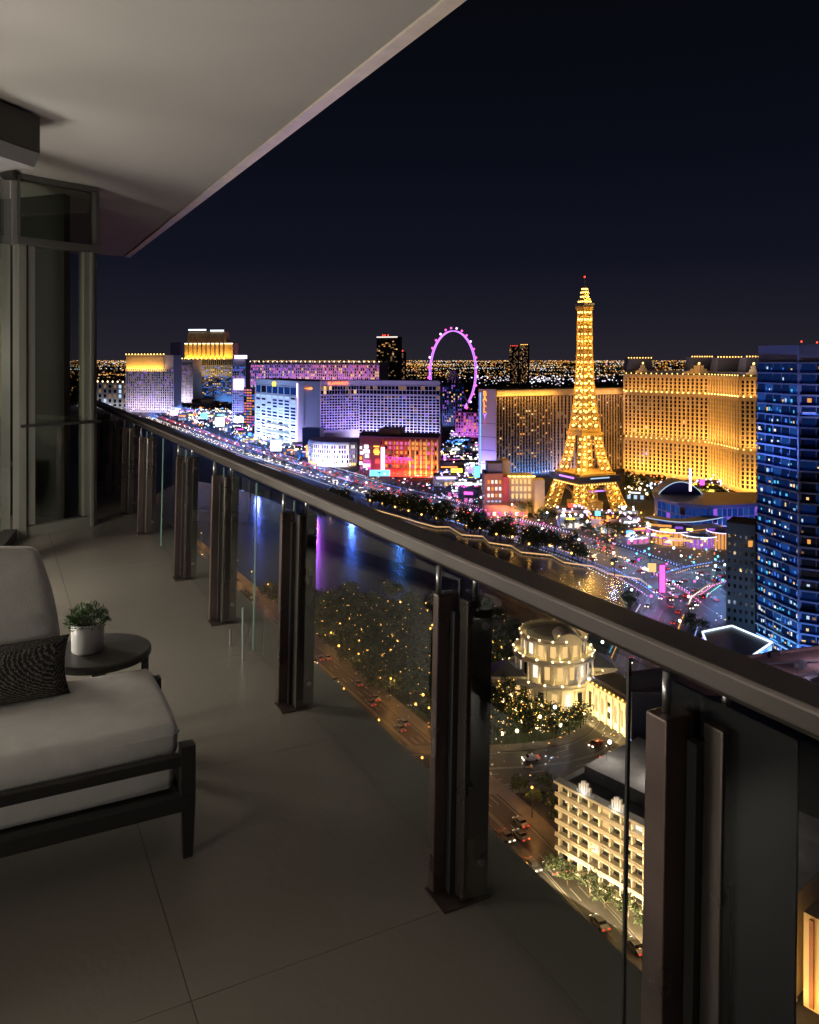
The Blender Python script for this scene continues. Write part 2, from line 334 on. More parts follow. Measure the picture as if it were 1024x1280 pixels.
def far_lights():
    v = []; f = []; col = []
    pal = [((1, .42, .07), 6), ((1, .55, .2), 4), ((1, .8, .5), 1.6), ((.6, .8, 1), 1.5), ((1, .2, .1), .7)]
    def add(x, y, z, s, c):
        b = len(v)
        for dx, dy, dz in ((1, 0, 0), (0, 1, 0), (-1, 0, 0), (0, -1, 0), (0, 0, .8), (0, 0, -.8)): v.append((x + dx * s, y + dy * s, z + dz * s))
        for q in ((0, 1, 4), (1, 2, 4), (2, 3, 4), (3, 0, 4), (1, 0, 5), (2, 1, 5), (3, 2, 5), (0, 3, 5)): f.append([i + b for i in q]); col.append(c)
    rnd = random.Random(5)
    for _ in range(9000):
        py = 451.0 + 26 * rnd.random() ** 2.3 if rnd.random() < .74 else 452 + 70 * rnd.random()
        D = F * 107 / (py - 450); D *= rnd.uniform(.9, 1.1)
        if D < 1150: continue
        px = rnd.uniform(-80, 1100); x = XD(px, D)
        c, wgt = rnd.choices(pal, [p[1] for p in pal])[0]
        if 590 < px < 800 and 472 < py < 486 and rnd.random() < .5: c = rnd.choice(((.7, .85, 1), (1, .8, .95), (.9, .9, 1)))
        if 250 < px < 480 and 455 < py: c = rnd.choice((c, c, (1, .5, .9)))
        k = rnd.uniform(.2, 1) ** 2.4 * 2.6
        add(x, D, rnd.uniform(4, 12), D * rnd.uniform(.00035, .00085), [a * k for a in c])
    for _ in range(3500):
        py = 451.0 + 40 * rnd.random() ** 2.2; D = F * 107 / (py - 450)
        if D < 1500: continue
        c, wgt = rnd.choices(pal, [p[1] for p in pal])[0]; k = rnd.uniform(.2, 1) ** 2.4 * 2.6
        add(XD(rnd.choice((rnd.uniform(1100, 2600), rnd.uniform(-1200, -80))), D), D, rnd.uniform(4, 12), D * rnd.uniform(.00035, .00085), [a * k for a in c])
    for _ in range(110):                      # lit avenues far off
        py = 452 + 20 * rnd.random() ** 1.6; D = F * 107 / (py - 450); x0 = XD(rnd.uniform(60, 1000), D); ln = D * rnd.uniform(.02, .09)
        c = rnd.choice(((1, .45, .08), (1, .6, .25), (1, .8, .5), (.8, .9, 1)))
        for i in range(int(ln / (D * .0035))):
            k = rnd.uniform(.6, 2.4); add(x0 + i * D * .0035 + rnd.uniform(-1, 1) * D * .0008, D * (1 + rnd.uniform(-.004, .004)), 8, D * .0006, [a * k for a in c])
    for _ in range(170):                      # bright white stadium-like row
        px = rnd.gauss(690, 70); py = rnd.gauss(477, 3.2); D = F * 107 / (py - 450)
        c = rnd.choice(((.75, .85, 1), (1, .95, .95), (1, .75, 1))); k = rnd.uniform(1, 3); add(XD(px, D), D, 9, D * rnd.uniform(.0006, .0013), [a * k for a in c])
    me = bpy.data.meshes.new('city_lights'); me.from_pydata(v, [], f)
    ca = me.color_attributes.new('lamp', 'FLOAT_COLOR', 'CORNER')
    arr = []
    for c in col: arr += [*c, 1] * 3
    ca.data.foreach_set('color', arr)
    m = emit('city_lights', (1, 1, 1), 1); t = m.node_tree; a = t.nodes.new('ShaderNodeAttribute'); a.attribute_name = 'lamp'
    t.links.new(a.outputs['Color'], [n for n in t.nodes if n.type == 'EMISSION'][0].inputs[0]); me.materials.append(m)
    o = bpy.data.objects.new('city_lights', me); C.objects.link(o)
    tag(o, 'carpet of tiny amber and white city lights spread to the horizon', 'city lights', kind='stuff')
far_lights()
rnd = random.Random(9); mb = MB()
for _ in range(1400):
    py = 453 + 60 * rnd.random() ** 1.3; D = F * 107 / (py - 450)
    if D < 1300: continue
    x = XD(rnd.uniform(-60, 1100), D); mb.box(x, D, 6, rnd.uniform(.3, 1.2) * 40, rnd.uniform(20, 60), 2 * rnd.uniform(4, 9))
tag(mb.build('far_city_blocks', M['dark']), 'dark low blocks of the distant city under the lights', 'city blocks', kind='stuff')

# ================================================================== BUILDING TOOLS
rb = random.Random(3)
def pick(lit):
    r = rb.random(); a = 0
    for k, p in lit:
        a += p
        if r < a: return k
    return None
class Build:
    """one building: wall body, windows and the grid of piers and bands in front of them"""
    def __init__(s, name, label, cat, poly, z0, z1, wall, roofmat=None, group=None):
        c = sum((Vector((p[0], p[1])) for p in poly), Vector((0, 0))) / len(poly)
        s.T = thing(name, label, cat, (c.x, c.y, z0), group); s.poly = [Vector((p[0], p[1])) for p in poly]; s.z0, s.z1 = z0, z1
        s.wall = wall; m = MB().prism(s.poly, z0, z1, top=False, bottom=False); m.build('wall', wall, s.T)
        MB().prism(s.poly, z1 + .01, z1 + .6).build('roof', roofmat or M['darkroof'], s.T)
        s.win = MB(); s.wm = []; s.grid = MB()
    def grid_face(s, p0, p1, z0, z1, nx, nz, lit, pier=.25, band=.25, depth=.5, dark='glassdark', piers=True, bands=True, arch=False):
        p0, p1 = Vector((p0[0], p0[1])), Vector((p1[0], p1[1])); u = p1 - p0; ln = u.length; u.normalize(); n = Vector((u.y, -u.x))
        cw = ln / nx; ch = (z1 - z0) / nz
        for i in range(nx):
            for j in range(nz):
                k = pick(lit) or dark
                mt = M[k]
                if mt not in s.wm: s.wm.append(mt)
                s.win.mat(s.wm.index(mt))
                a = p0 + u * (cw * (i + pier / 2)) + n * .06; b = p0 + u * (cw * (i + 1 - pier / 2)) + n * .06
                za = z0 + ch * (j + band / 2); zb = z0 + ch * (j + 1 - band / 2)
                s.win.quad((*a, za), (*b, za), (*b, zb), (*a, zb))
        if piers and pier > 0:
            for i in range(nx + 1):
                a = p0 + u * (cw * i - cw * pier / 2); s.grid.obox((*a, z0), (*(u * cw * pier), 0), (*(n * depth), 0), (0, 0, z1 - z0))
        if bands and band > 0:
            for j in range(nz + 1):
                z = z0 + ch * j; s.grid.obox((*p0, z - ch * band / 2), (*(u * ln), 0), (*(n * depth * .8), 0), (0, 0, ch * band))
    def ledge(s, p0, p1, z, h, out, m, name='cornice'):
        p0, p1 = Vector((p0[0], p0[1])), Vector((p1[0], p1[1])); u = (p1 - p0); n = Vector((u.y, -u.x)).normalized()
        return MB().obox((*(p0 - n * .02), z), (*u, 0), (*(n * out), 0), (0, 0, h)).build(name, m, s.T)
    def done(s, gridmat=None):
        if s.win.f: s.win.build('window', s.wm, s.T, kind='stuff')
        if s.grid.f: s.grid.build('facade_grid', gridmat or s.wall, s.T, kind='stuff')
        return s.T
def slab(p0, p1, depth):
    p0, p1 = Vector((p0[0], p0[1])), Vector((p1[0], p1[1])); u = (p1 - p0).normalized(); n = Vector((u.y, -u.x))
    return [p0, p1, p1 - n * depth, p0 - n * depth]
def rooflamps(T, pts, m, r):
    k = MB()
    for p in pts: k.ball(p, r, 6, 4)
    return k.build('roof_light', m, T, kind='stuff')
def text(T, s, p, size, u, m, name='lettering', ext=.15):
    cu = bpy.data.curves.new(name, 'FONT'); cu.body = s; cu.size = size; cu.align_x = 'CENTER'; cu.align_y = 'CENTER'; cu.extrude = ext
    cu.resolution_u = 3; tmp = bpy.data.objects.new(name, cu); C.objects.link(tmp)
    dg = bpy.context.evaluated_depsgraph_get(); me = bpy.data.meshes.new_from_object(tmp.evaluated_get(dg)); bpy.data.objects.remove(tmp); me.materials.clear(); me.materials.append(m)
    o = bpy.data.objects.new(name, me); C.objects.link(o); o.parent = T
    o.location = Vector(p) - OFF[T.name]; o.rotation_euler = (R(90), 0, math.atan2(u[1], u[0])); return o

# ---- far skyline hotels
W1 = [('w_warm', .12), ('w_dim', .3), ('w_white', .06)]
# low hotel by the glass wall
a, b = PD(104, 1750), PD(160, 1700)
B = Build('hotel_building', 'low pale hotel with dotted amber roof lights behind the balcony glass wall', 'hotel', slab(a, b, 40), 0, ZD(478, 1720), M['pale'])
B.grid_face(a, b, 4, ZD(480, 1720), 9, 5, [('w_cool', .25), ('w_dim', .3)], .45, .3, 1); B.done()
rooflamps(B.T, [(*(a + (b - a) * (i / 9)), ZD(477, 1720)) for i in range(10)], M['e_warm'], 1.7)
area(a, b, 12, 6, 25, 9000, (.8, .85, 1))
# gold crowned hotel
a, b = PD(158, 1640), PD(217, 1610)
zt = ZD(444, 1630); zg = ZD(461, 1630)
B = Build('hotel_tower', 'broad pale hotel tower with a gold lit crown band and pinkish window grid', 'hotel', slab(a, b, 30), 0, zt, M['pale'])
B.grid_face(a, b, 3, zg, 22, 17, [('w_dim', .25), ('w_purple', .12)], .45, .3, .8);
a2, b2 = a, a + (b - a) * .8
B.ledge(a, a2 + (b2 - a2), zt - 2, 4, 1.5, M['gold']); B.done()
crown = MB().obox((*(a + Vector((0, -1.2))), zg), (*(b2 - a), 0), (0, 1.1, 0), (0, 0, zt - zg - 3)); crown.build('crown_band', M['gold'], B.T)
rooflamps(B.T, [(*(a + (b2 - a) * (i / 12) + Vector((0, -2))), zt + 2) for i in range(13)], M['e_gold'], 1.2)
area(a, b, 20, 5, 45, 60000, (.8, .68, 1)); area(a, b2, 8, zg - 4, zt, 40000, (1, .55, .1))
# tall gold crowned tower with its wings
Dt = 1950
a, b = PD(218, 1930), PD(241, 1900)
B = Build('hotel_tower', 'slim pale slab tower with a fine lavender window grid beside the tallest gold crown', 'hotel', slab(a, b, 30), 0, ZD(449, 1915), M['pale'])
B.grid_face(a, b, 3, ZD(455, 1915), 14, 26, [('w_dim', .2), ('w_purple', .2)], .4, .3, .8)
B.done(); area(a, b, 20, 5, 45, 60000, (.75, .7, 1)); rooflamps(B.T, [(*(a + (b - a) * (i / 7)), ZD(448, 1915)) for i in range(8)], M['e_gold'], 1.4)
a, b = PD(240, 1960), PD(292, 1930)
zc, ze = ZD(457, Dt), ZD(449, Dt)
B = Build('hotel_tower', 'tallest distant hotel tower with stepped gold floodlit crown and white roof line', 'hotel', slab(a, b, 45), 0, ze, M['bluegrey'])
B.grid_face(a, b, 20, zc, 20, 24, [('w_blue', .25), ('w_dim', .25), ('w_warm', .05)], .25, .3, .8, 'glassblue')
B.grid_face(a, b, zc, ze, 20, 1, [], .35, .2, 1.2); B.done()
a3, b3 = PD(231, Dt), PD(291, Dt - 15)
MB().prism(slab(a3 + (b3 - a3) * 0, b3, 40), ze + .7, ZD(429, Dt)).build('crown_tier', M['gold'], B.T)
a4, b4 = PD(236, Dt - 8), PD(280, Dt - 20)
MB().prism(slab(a4, b4, 36), ZD(429, Dt) + .1, ZD(415, Dt)).build('crown_tier', M['gold'], B.T)
k = MB()
for i in range(9):
    p = a4 + (b4 - a4) * (i / 8); k.obox((p.x - 1.6, p.y - 2.2, ze + 1), (3.2, 0, 0), (0, 2, 0), (0, 0, ZD(416, Dt) - ze - 2))
k.build('pier', M['gold'], B.T, kind='stuff')
k = MB()
for f0, f1, y in ((0, .5, 413.5), (.62, 1, 414.5)):
    p, q = a4 + (b4 - a4) * f0, a4 + (b4 - a4) * f1; k.obox((p.x, p.y - 3, ZD(y, Dt)), (*(q - p), 0), (0, 3, 0), (0, 0, 3.4))
k.build('roof_light_strip', M['e_screen'], B.T);
k = MB(); k.obox((a3.x, a3.y - 2.4, ZD(430, Dt)), (*(b3 - a3), 0), (0, 2, 0), (0, 0, 1.6)); k.build('light_strip', M['e_warm'], B.T)
area(a3, b3, 10, ze + 1, ZD(425, Dt), 90000, (1, .52, .08)); area(a, b, 14, zc - 25, ze, 50000, (1, .5, .08)); area(a, b, 20, 5, 40, 70000, (.2, .45, 1))
MB().obox((*PD(213, 2150), 0), (26, 0, 0), (0, 20, 0), (0, 0, ZD(428, 2150))).build('wing', M['bluegrey'], B.T)
# campanile like tower
a, b = PD(291, 1330), PD(307, 1325)
B = Build('slim_tower', 'slim blue and violet lit tower with a glowing white cap', 'tower', slab(a, b, 18), 0, ZD(449, 1330), M['pale'])
B.grid_face(a, b, 10, ZD(458, 1330), 6, 22, [('w_blue', .3), ('w_purple', .25)], .35, .35, .7)
k = MB().prism(slab(PD(293, 1326), PD(305, 1323), 14), ZD(449, 1330) + .7, ZD(444, 1330)); k.build('cap', M['e_lav'], B.T); B.done()
MB().obox((*PD(292, 1322), ZD(487, 1330)), (17, 0, 0), (0, 2, 0), (0, 0, 18)).build('screen', M['e_lav'], B.T)
area(a, b, 14, 4, 50, 60000, (.25, .3, 1))
# long violet resort
a, b = PD(296, 2150), PD(474, 2000)
B = Build('resort_building', 'long violet lit resort block stretching behind the white grid hotel', 'resort', slab(a, b, 60), 0, ZD(453, 2080), M['white'])
B.grid_face(a, b, 3, ZD(456, 2080), 74, 12, [('w_purple', .2), ('w_pink', .2), ('w_warm', .12)], .35, .3, 1.4); B.done()
area(a, (a + b) / 2, 25, 5, 60, 200000, (.45, .3, 1)); area((a + b) / 2, b, 25, 5, 60, 200000, (1, .35, .7))
rooflamps(B.T, [(*(a + (b - a) * (i / 30)), ZD(452, 2080)) for i in range(31)], M['e_warm'], 1.4)
# red striped block
a, b = PD(305, 1180), PD(322, 1165)
B = Build('office_block', 'dark narrow block with red window stripes beside the slim violet tower', 'office block', slab(a, b, 20), 0, ZD(485, 1170), M['dark'])
B.grid_face(a, b, 2, ZD(486, 1170), 5, 16, [('w_pink', .35), ('w_amber', .3), ('w_blue', .2)], .12, .45, .5); B.done()
# dark glass tower
a, b = PD(471, 2320), PD(497, 2300)
B = Build('office_tower', 'dark distant tower with sparse amber windows and red roof lights', 'tower', slab(a, b, 40), 0, ZD(421, 2310), M['dark'])
B.grid_face(a, b, 60, ZD(424, 2310), 12, 24, [('w_amber', .03), ('w_dim', .16), ('w_warm', .01)], .1, .3, .5); B.done()
MB().obox((a.x, a.y - 2, ZD(422, 2310)), (*(b - a), 0), (0, 2, 0), (0, 0, 3.2)).build('roof_light_strip', M['w_white'], B.T)
rooflamps(B.T, [(*(a + (b - a) * t), ZD(419, 2310)) for t in (.3, .4, .55)], M['e_red'], 2)
a, b = PD(500.5, 2500), PD(506, 2495)
B = Build('office_tower', 'thin distant tower with red tip standing by the dark tower', 'tower', slab(a, b, 14), 0, ZD(440, 2500), M['dark'])
B.grid_face(a, b, 30, ZD(441, 2500), 3, 18, [('w_dim', .5)], .2, .3, .5); B.done(); rooflamps(B.T, [(*((a + b) / 2), ZD(438.5, 2500))], M['e_red'], 2.4)
for (q0, q1, y, lab) in ((637, 647.5, 433, 'dim distant tower with a red lit roof, shorter crown of the twin pair'), (650, 660, 431.5, 'amber speckled distant tower, brighter one of the twin pair')):
    a, b = PD(q0, 3000), PD(q1, 2990)
    B = Build('apartment_tower', lab, 'tower', slab(a, b, 30), 0, ZD(y, 3000), M['bluegrey'])
    B.grid_face(a, b, 20, ZD(y + 1, 3000), 8, 30, [('w_dim', .3), ('w_warm', .06 if q0 > 640 else .01)], .2, .3, .5); B.done()
    rooflamps(B.T, [(*(a + (b - a) * t), ZD(y - .7, 3000)) for t in (.15, .4, .65, .9)], M['e_red'] if q0 < 640 else M['e_amber'], 1.7)

# ---- white grid hotel with violet pylon
zt = 81.5
def cp(px, D): return PD(px, D)
P0, P1, P2, P3, P4, P5 = cp(320, 1075), cp(371, 962), cp(400, 952), cp(401, 985), cp(449, 1003), cp(550, 972)
B = Build('hotel_tower', 'wide white grid hotel with violet pylon and glowing blue white end wing', 'hotel', [P0, P1, P2, P3, P4, P5, P5 + Vector((3, 26)), P4 + Vector((0, 26)), P2 + Vector((0, 60)), P0 + Vector((25, 35))], 0, zt, M['white'], M['darkroof'])
G_ = [('w_dblue', .25), ('w_purple', .04), ('w_dim', .05)]
B.grid_face(P0, P1, 2, 62, 7, 15, [('w_cool', .5), ('w_screen', 0), ('w_dblue', .4)], .22, .42, .8); B.grid_face(P0, P1, 64, 74, 7, 1, [('w_dblue', .8)], .08, .1, .4)
B.grid_face(P3, P4, 20, 63, 14, 13, G_, .2, .28, .8); B.grid_face(P3, P4, 64.5, 75, 14, 2, [('w_warm', .12), ('w_dim', .2)], .1, .12, .4)
B.grid_face(P4, P5, 6, 63, 22, 16, G_, .18, .26, .8); B.grid_face(P4, P5, 64.5, 75, 22, 2, [('w_dim', .15)], .1, .12, .4)
u = (P4 - P3).normalized(); n = Vector((u.y, -u.x)); q = P3 + u * 22 + n * 1.2
text(B.T, 'FLAMINGO', (q.x, q.y, 78), 5.2, u, emit('sign_red', (1, .16, .04), 4))
u = (P2 - P1).normalized(); q = (P1 + P2) / 2 + Vector((3, -1.5)); k = MB()
for i, hh in enumerate((.6, 1, 1.6, 2.6, 1.6, 1, .6)): k.box(q.x + (i - 3) * 2.2, q.y, 73, 1.7, .6, hh)
k.build('sign', M['e_orange'], B.T)
q = P0 + (P1 - P0) * .5 + Vector((-1, -1.5)); k = MB()
for i in range(6):
    an = R(60 * i); k.ball((q.x + 2.2 * math.cos(an), q.y, 76.5 + 2.2 * math.sin(an)), 1.3, 6, 4)
k.build('flower_sign', M['e_yellow'], B.T)
for t in (.0, .3):
    q = P1 + (P2 - P1) * t; MB().box(q.x + .6, q.y - .8, 40, 1.6, 1.2, 78).build('pylon_edge', M['e_lav'] if t == 0 else M['white'], B.T)
MB().prism(slab(cp(378, 935), cp(400, 930), 14), 0, ZD(535, 935)).build('annex', M['navy'], B.T)
B.done()
area(P0, P1, 18, 8, 35, 180000, (.42, .56, 1)); area(P1, P2, 14, 8, 45, 90000, (.78, .34, 1)); area(P3, P4, 14, 22, 55, 14000, (.40, .26, 1)); area(P4, P5, 16, 8, 24, 56000, (.6, .5, 1)); area(P3, P5, 12, 40, 80, 14000, (.45, .3, 1))
for i in range(9):
    t0 = rb.uniform(0, .3); MB().obox((*(P0 + (P1 - P0) * t0 + Vector((2, -9))), 3 + i * 2.6), (*((P1 - P0) * rb.uniform(.2, .65)), 0), (.5, 1.5, 0), (0, 0, rb.uniform(.7, 1.9))).build('screen', M[rb.choice(['e_screen', 'e_screen', 'w_cool', 'e_white'])], B.T)

# ---- curved colonnade block
cx, cy = XD(420, 835), 835
B = Build('low_palace', 'low curved white building with glowing arched windows before the white grid hotel', 'casino', [PD(386, 830), PD(392, 812), PD(405, 803), PD(420, 800), PD(436, 802), PD(446, 808), PD(449, 850), PD(390, 860)], 0, 24, M['white'], mat('blue_roof', (.08, .12, .25), .5))
pl = B.poly
for i, nx in ((0, 3), (1, 5), (2, 5), (3, 5), (4, 4)): B.grid_face(pl[i], pl[i + 1], 3, 22, nx, 4, [('w_white', .3), ('w_dblue', .4), ('w_purple', .2)], .35, .3, .6)
B.done(); area(pl[1], pl[4], 14, 3, 16, 26000, (1, .85, .8));
k = MB(); [k.ball((*(pl[j] + (pl[j + 1] - pl[j]) * t + Vector((0, -3))), 2.5), .9, 6, 4) for j in range(5) for t in (.2, .5, .8)]; k.build('forecourt_light', M['e_amber'], B.T, kind='stuff')
# ---- red casino
a, m1, b = PD(449, 745), PD(476, 735), PD(548, 722)
B = Build('casino_building', 'red lit casino with glowing gold columns beside the boulevard', 'casino', [a, m1, b, b + Vector((4, 45)), a + Vector((0, 45))], 0, 36, M['red'], mat('violet_roof', (.16, .08, .2), .6))
B.grid_face(m1, b, 8, 33, 15, 6, [('w_pink', .25), ('w_amber', .4), ('w_dim', .2)], .25, .3, .7)
u = (b - m1).normalized(); n = Vector((u.y, -u.x))
for i in range(11):
    q = m1 + (b - m1) * (.04 + .095 * i) + n * .9; MB().box(q.x, q.y, 18, 1.3, 1.3, 34).build('column', M['gold'] if i > 4 else M['red'], B.T)
q = m1 + (b - m1) * .36 + n * 2; text(B.T, 'CROMWELL', (q.x, q.y, 17), 4.4, u, M['e_mag'])
for t, wd, z, hh, mt in ((.05, 3, 16, 24, 'e_screen'), (.3, 7, 18, 22, 'e_screen'), (.42, 4, 9, 6, 'e_mag'), (.75, 6, 24, 9, 'e_yellow'), (.82, 5, 14, 4, 'e_red')):
    q = a + (m1 - a) * t + Vector((1, -1.5)); 
    for i in range(5): MB().box(q.x + rb.uniform(-.5, .5), q.y, z + hh * (i - 2) / 5, wd * rb.uniform(.5, 1), .8, hh / 5 * rb.uniform(.4, .8), math.atan2(u.y, u.x)).build('screen', M[rb.choice([mt, mt, 'e_orange', 'w_pink'])], B.T)
q = m1 + Vector((2, -2)); MB().box(q.x, q.y, 16, 3.6, .8, 22).build('screen', M['e_lav'], B.T)
MB().prism(slab(PD(474, 760), PD(500, 755), 20), 36.7, 42).build('roof_pavilion', M['e_purple'] if False else mat('lilac_panel', (.4, .3, .6), .5), B.T)
B.done(); area(m1 + (b - m1) * .45, b, 8, 3, 20, 36000, (1, .5, .12)); area(m1, m1 + (b - m1) * .5, 8, 3, 20, 22000, (1, .12, .08))
k = MB(); [k.obox((*(m1 + u * 2 + n * (5 + j)), 1.5 + j * 2.2), (*((b - m1) * .95), 0), (*(n * 1), 0), (0, 0, .8)) for j in range(2)]; k.build('light_strip', M['e_red'], B.T)
q = PD(475, 715); MB().box(q.x, q.y, 6, 18, 3, 5).build('canopy_sign', M['e_cyan'], B.T)

# ---- tall blade hotel with vertical fins
zt = 80.6
a0, a, b, c, d = PD(598, 722), PD(620, 712), PD(691, 738), PD(718, 742), PD(784, 770)
B = Build('hotel_tower', 'long dark hotel slab with vertical gold fins and violet blade sign end', 'hotel', [a0, a, b, c, d, d + Vector((0, 24)), a0 + Vector((8, 34))], 0, zt, M['dark'])
LT = [('w_amber', .06), ('w_warm', .03), ('w_dim', .13)]
B.grid_face(a, b, 3, 74, 20, 24, LT, .2, .5, 1.2, bands=False); B.grid_face(b, c, 3, 74, 6, 24, [('w_dim', .08)], .5, .1, .9); B.grid_face(c, d, 3, 74, 19, 24, LT, .3, .5, 1.2, bands=False)
B.done(mat('bronze_fin', (.4, .3, .2), .6))
bl = mat('lilac_wall', (.5, .45, .62), .6)
MB().obox((*(a0 + Vector((0, -1))), 0), (*(a - a0), 0), (0, 1, 0), (0, 0, zt + .4)).build('blade_wall', bl, B.T)
for pp, qq in ((a, b), (b, c), (c, d)): B.ledge(pp, qq, 74.5, 5.8, 1.2, M['gold'], 'parapet')
u = (a - a0).normalized(); k = a0 + u * 1 + Vector((0, -1.6)); MB().box(k.x + .8, k.y, zt / 2, .9, .6, zt - 6).build('neon_strip', M['e_blue'], B.T)
for ch, y, mt in (('B', 492, 'e_orange'), ('A', 498.6, 'e_orange'), ('L', 505.2, 'e_orange'), ('L', 512.6, 'e_orange'), ('Y', 520, 'e_purple'), ('S', 527.5, 'w_pink')):
    q = a0 + u * 6.5 + Vector((0, -1.3)); text(B.T, ch, (q.x, q.y, ZD(y, 720)), 6.4, u, M[mt], 'letter')
for z in (14, 26, 38, 50): MB().obox((*(a0 + Vector((0, -1.2))), z), (*(a - a0), 0), (0, .2, 0), (0, 0, .4)).build('panel_joint', M['dark'], B.T)
area(a0, a, 10, 3, 35, 40000, (.35, .3, 1)); area(a, b, 7, 3, 20, 20000, (.1, .3, 1)); area(a, b, 7, 79, 40, 15000, (1, .5, .12)); area(c, d, 9, 79, 40, 9000, (1, .55, .3)); area(b, c, 12, 3, 40, 9000, (.8, .6, .9))
# small hotel behind the wheel
a, b = PD(553, 1280), PD(580, 1290)
B = Build('hotel_tower', 'blue grey hotel block under the lit observation wheel', 'hotel', slab(a, b, 25), 0, ZD(480, 1285), M['bluegrey'])
B.grid_face(a, b, 4, ZD(481, 1285), 10, 18, [('w_dblue', .2), ('w_warm', .08), ('w_purple', .15)], .4, .25, .6); B.done(); area(a, b, 14, 3, 50, 14000, (.4, .4, 1))
a, b = PD(570, 1120), PD(599, 1100)
B = Build('casino_building', 'low dark block washed in magenta light at the foot of the wheel', 'casino', slab(a, b, 25), 0, ZD(515, 1110), M['pale'])
B.grid_face(a, b, 3, ZD(516, 1110), 9, 7, [('w_pink', .2), ('w_purple', .2), ('w_amber', .1)], .3, .3, .6); B.done(); area(a, b, 14, 3, 25, 9000, (.8, .2, 1))

# ---- theatre block of stepped brick with gold tower
T = thing('theatre_building', 'stepped brick theatre with lit windows and a red side wall by the gold tower', 'theatre', (XD(635, 545), 560, 0))
D_ = 556
def bx(name, x0, x1, y, dep, ztop, m, z0=0): return MB().prism(slab(PD(x0, y), PD(x1, y), dep), z0, ztop).build(name, m, T)
bx('wall', 606, 629, D_, 22, ZD(592, D_), M['rust']); bx('upper_wall', 610, 628, D_ + 2, 18, ZD(580, D_), M['slate'], ZD(592, D_) + .1)
bx('side_wall', 629.3, 636, D_ - 2, 24, ZD(596, D_), M['red']); bx('gold_tower', 628, 638, D_ + 8, 14, ZD(576, D_ + 8), M['gold'])
bx('wing', 636.4, 668, D_ + 4, 20, ZD(597, D_), M['gold']); bx('gold_pylon', 668.5, 681, D_ - 12, 10, ZD(600, D_ - 12), M['gold']); bx('podium', 606, 660, D_ - 14, 13, ZD(632, D_ - 14), M['rust'])
for i in range(4):
    for j in range(4):
        p = PD(609.5 + i * 4.8, D_); z = ZD(630 - j * 8.5, D_); MB().obox((p.x, p.y - .25, z), (1.5, 0, 0), (0, .2, 0), (0, 0, 2.4)).build('window', M['w_white' if (i + j) % 3 else 'w_amber'] if j > 0 else M['w_cool'], T)
for i in range(5):
    for j in range(3):
        p = PD(639.5 + i * 5.2, D_ + 4); z = ZD(623 - j * 9, D_ + 4); MB().obox((p.x, p.y - .25, z), (1.7, 0, 0), (0, .2, 0), (0, 0, 3.4)).build('window', M['w_warm'], T)
for i in range(7):
    p = PD(609 + i * 7, D_ - 14); MB().obox((p.x, p.y - .25, 1.5), (2.2, 0, 0), (0, .2, 0), (0, 0, 2.6)).build('window', M['w_white' if i % 2 else 'w_pink'], T)
for i in range(6):
    p = PD(637 + i * 6, D_ + 3); MB().box(p.x, p.y, ZD(597, D_) + .4, 2.4, .8, .8).build('cornice_light', M['e_gold'], T)
area(PD(606, D_), PD(629, D_), 20, 12, 24, 4500, (1, .45, .3)); area(PD(629, D_), PD(681, D_ - 6), 22, 2, 20, 11000, (1, .6, .2))

# ================================================================== LATTICE TOWER
D0 = 570; TX = XD(731, D0)
T = thing('lattice_tower', 'tall golden lattice tower glowing with bulbs on four splayed legs', 'tower', (TX, D0, 0))
rot = R(24); cr, sr = math.cos(rot), math.sin(rot)
def W(x, y, z): return Vector((TX + x * cr - y * sr, D0 + x * sr + y * cr, z))
def halfw(z):
    pts = [(0, 22), (13, 17.8), (25, 14.5), (35, 11.3), (45, 9.4), (56, 7.9), (67, 6.4), (80, 5.2), (92, 4.5), (113, 3.75), (143, 3.4)]
    for (z0, w0), (z1, w1) in zip(pts, pts[1:]):
        if z <= z1: return w0 + (w1 - w0) * (z - z0) / (z1 - z0)
    return pts[-1][1]
gm = M['goldmetal']; bulbs = MB()
LW = {0: 8.5, 27: 6.6, 56: 4.4}
def legw(z): return 8.6 - 3.2 * z / 27 if z < 27 else 5.4 - 2.0 * (z - 27) / 29
def leg(sx, sy, z0, z1, n, name):
    m = MB()
    for i in range(n):
        za, zb = z0 + (z1 - z0) * i / n, z0 + (z1 - z0) * (i + 1) / n
        def corner(z, k):
            h = halfw(z); l = legw(z); kx, ky = ((0, 0), (1, 0), (1, 1), (0, 1))[k]
            return W(sx * (h - kx * l), sy * (h - ky * l), z)
        for k in range(4):
            m.bar(corner(za, k), corner(zb, k), .8)
            k2 = (k + 1) % 4
            m.bar(corner(za, k), corner(zb, k2), .4); m.bar(corner(za, k2), corner(zb, k), .4); m.bar(corner(zb, k), corner(zb, k2), .5)
            mid = (corner(za, k) + corner(zb, k2) + corner(za, k2) + corner(zb, k)) / 4
            bulbs.ball(mid, .8 if z0 > 20 else .6, 6, 4)
            if i % 2: bulbs.ball(corner(zb, k), .5, 6, 4)
    return m.build(name, gm, T)
for sx in (-1, 1):
    for sy in (-1, 1):
        leg(sx, sy, 0, 20, 5, 'leg'); leg(sx, sy, 28, 54, 5, 'upper_leg')
def platform(z0, z1, hw, m, name):
    return MB().prism([W(-hw, -hw, 0), W(hw, -hw, 0), W(hw, hw, 0), W(-hw, hw, 0)], z0, z1).build(name, m, T)
platform(20, 22, 15.6, gm, 'platform'); platform(22.1, 26.4, 17.4, M['navy'], 'platform_box'); platform(26.5, 28, 15.2, gm, 'platform')
platform(54, 56, 9.2, gm, 'platform'); platform(56.1, 58, 8.2, gm, 'platform')
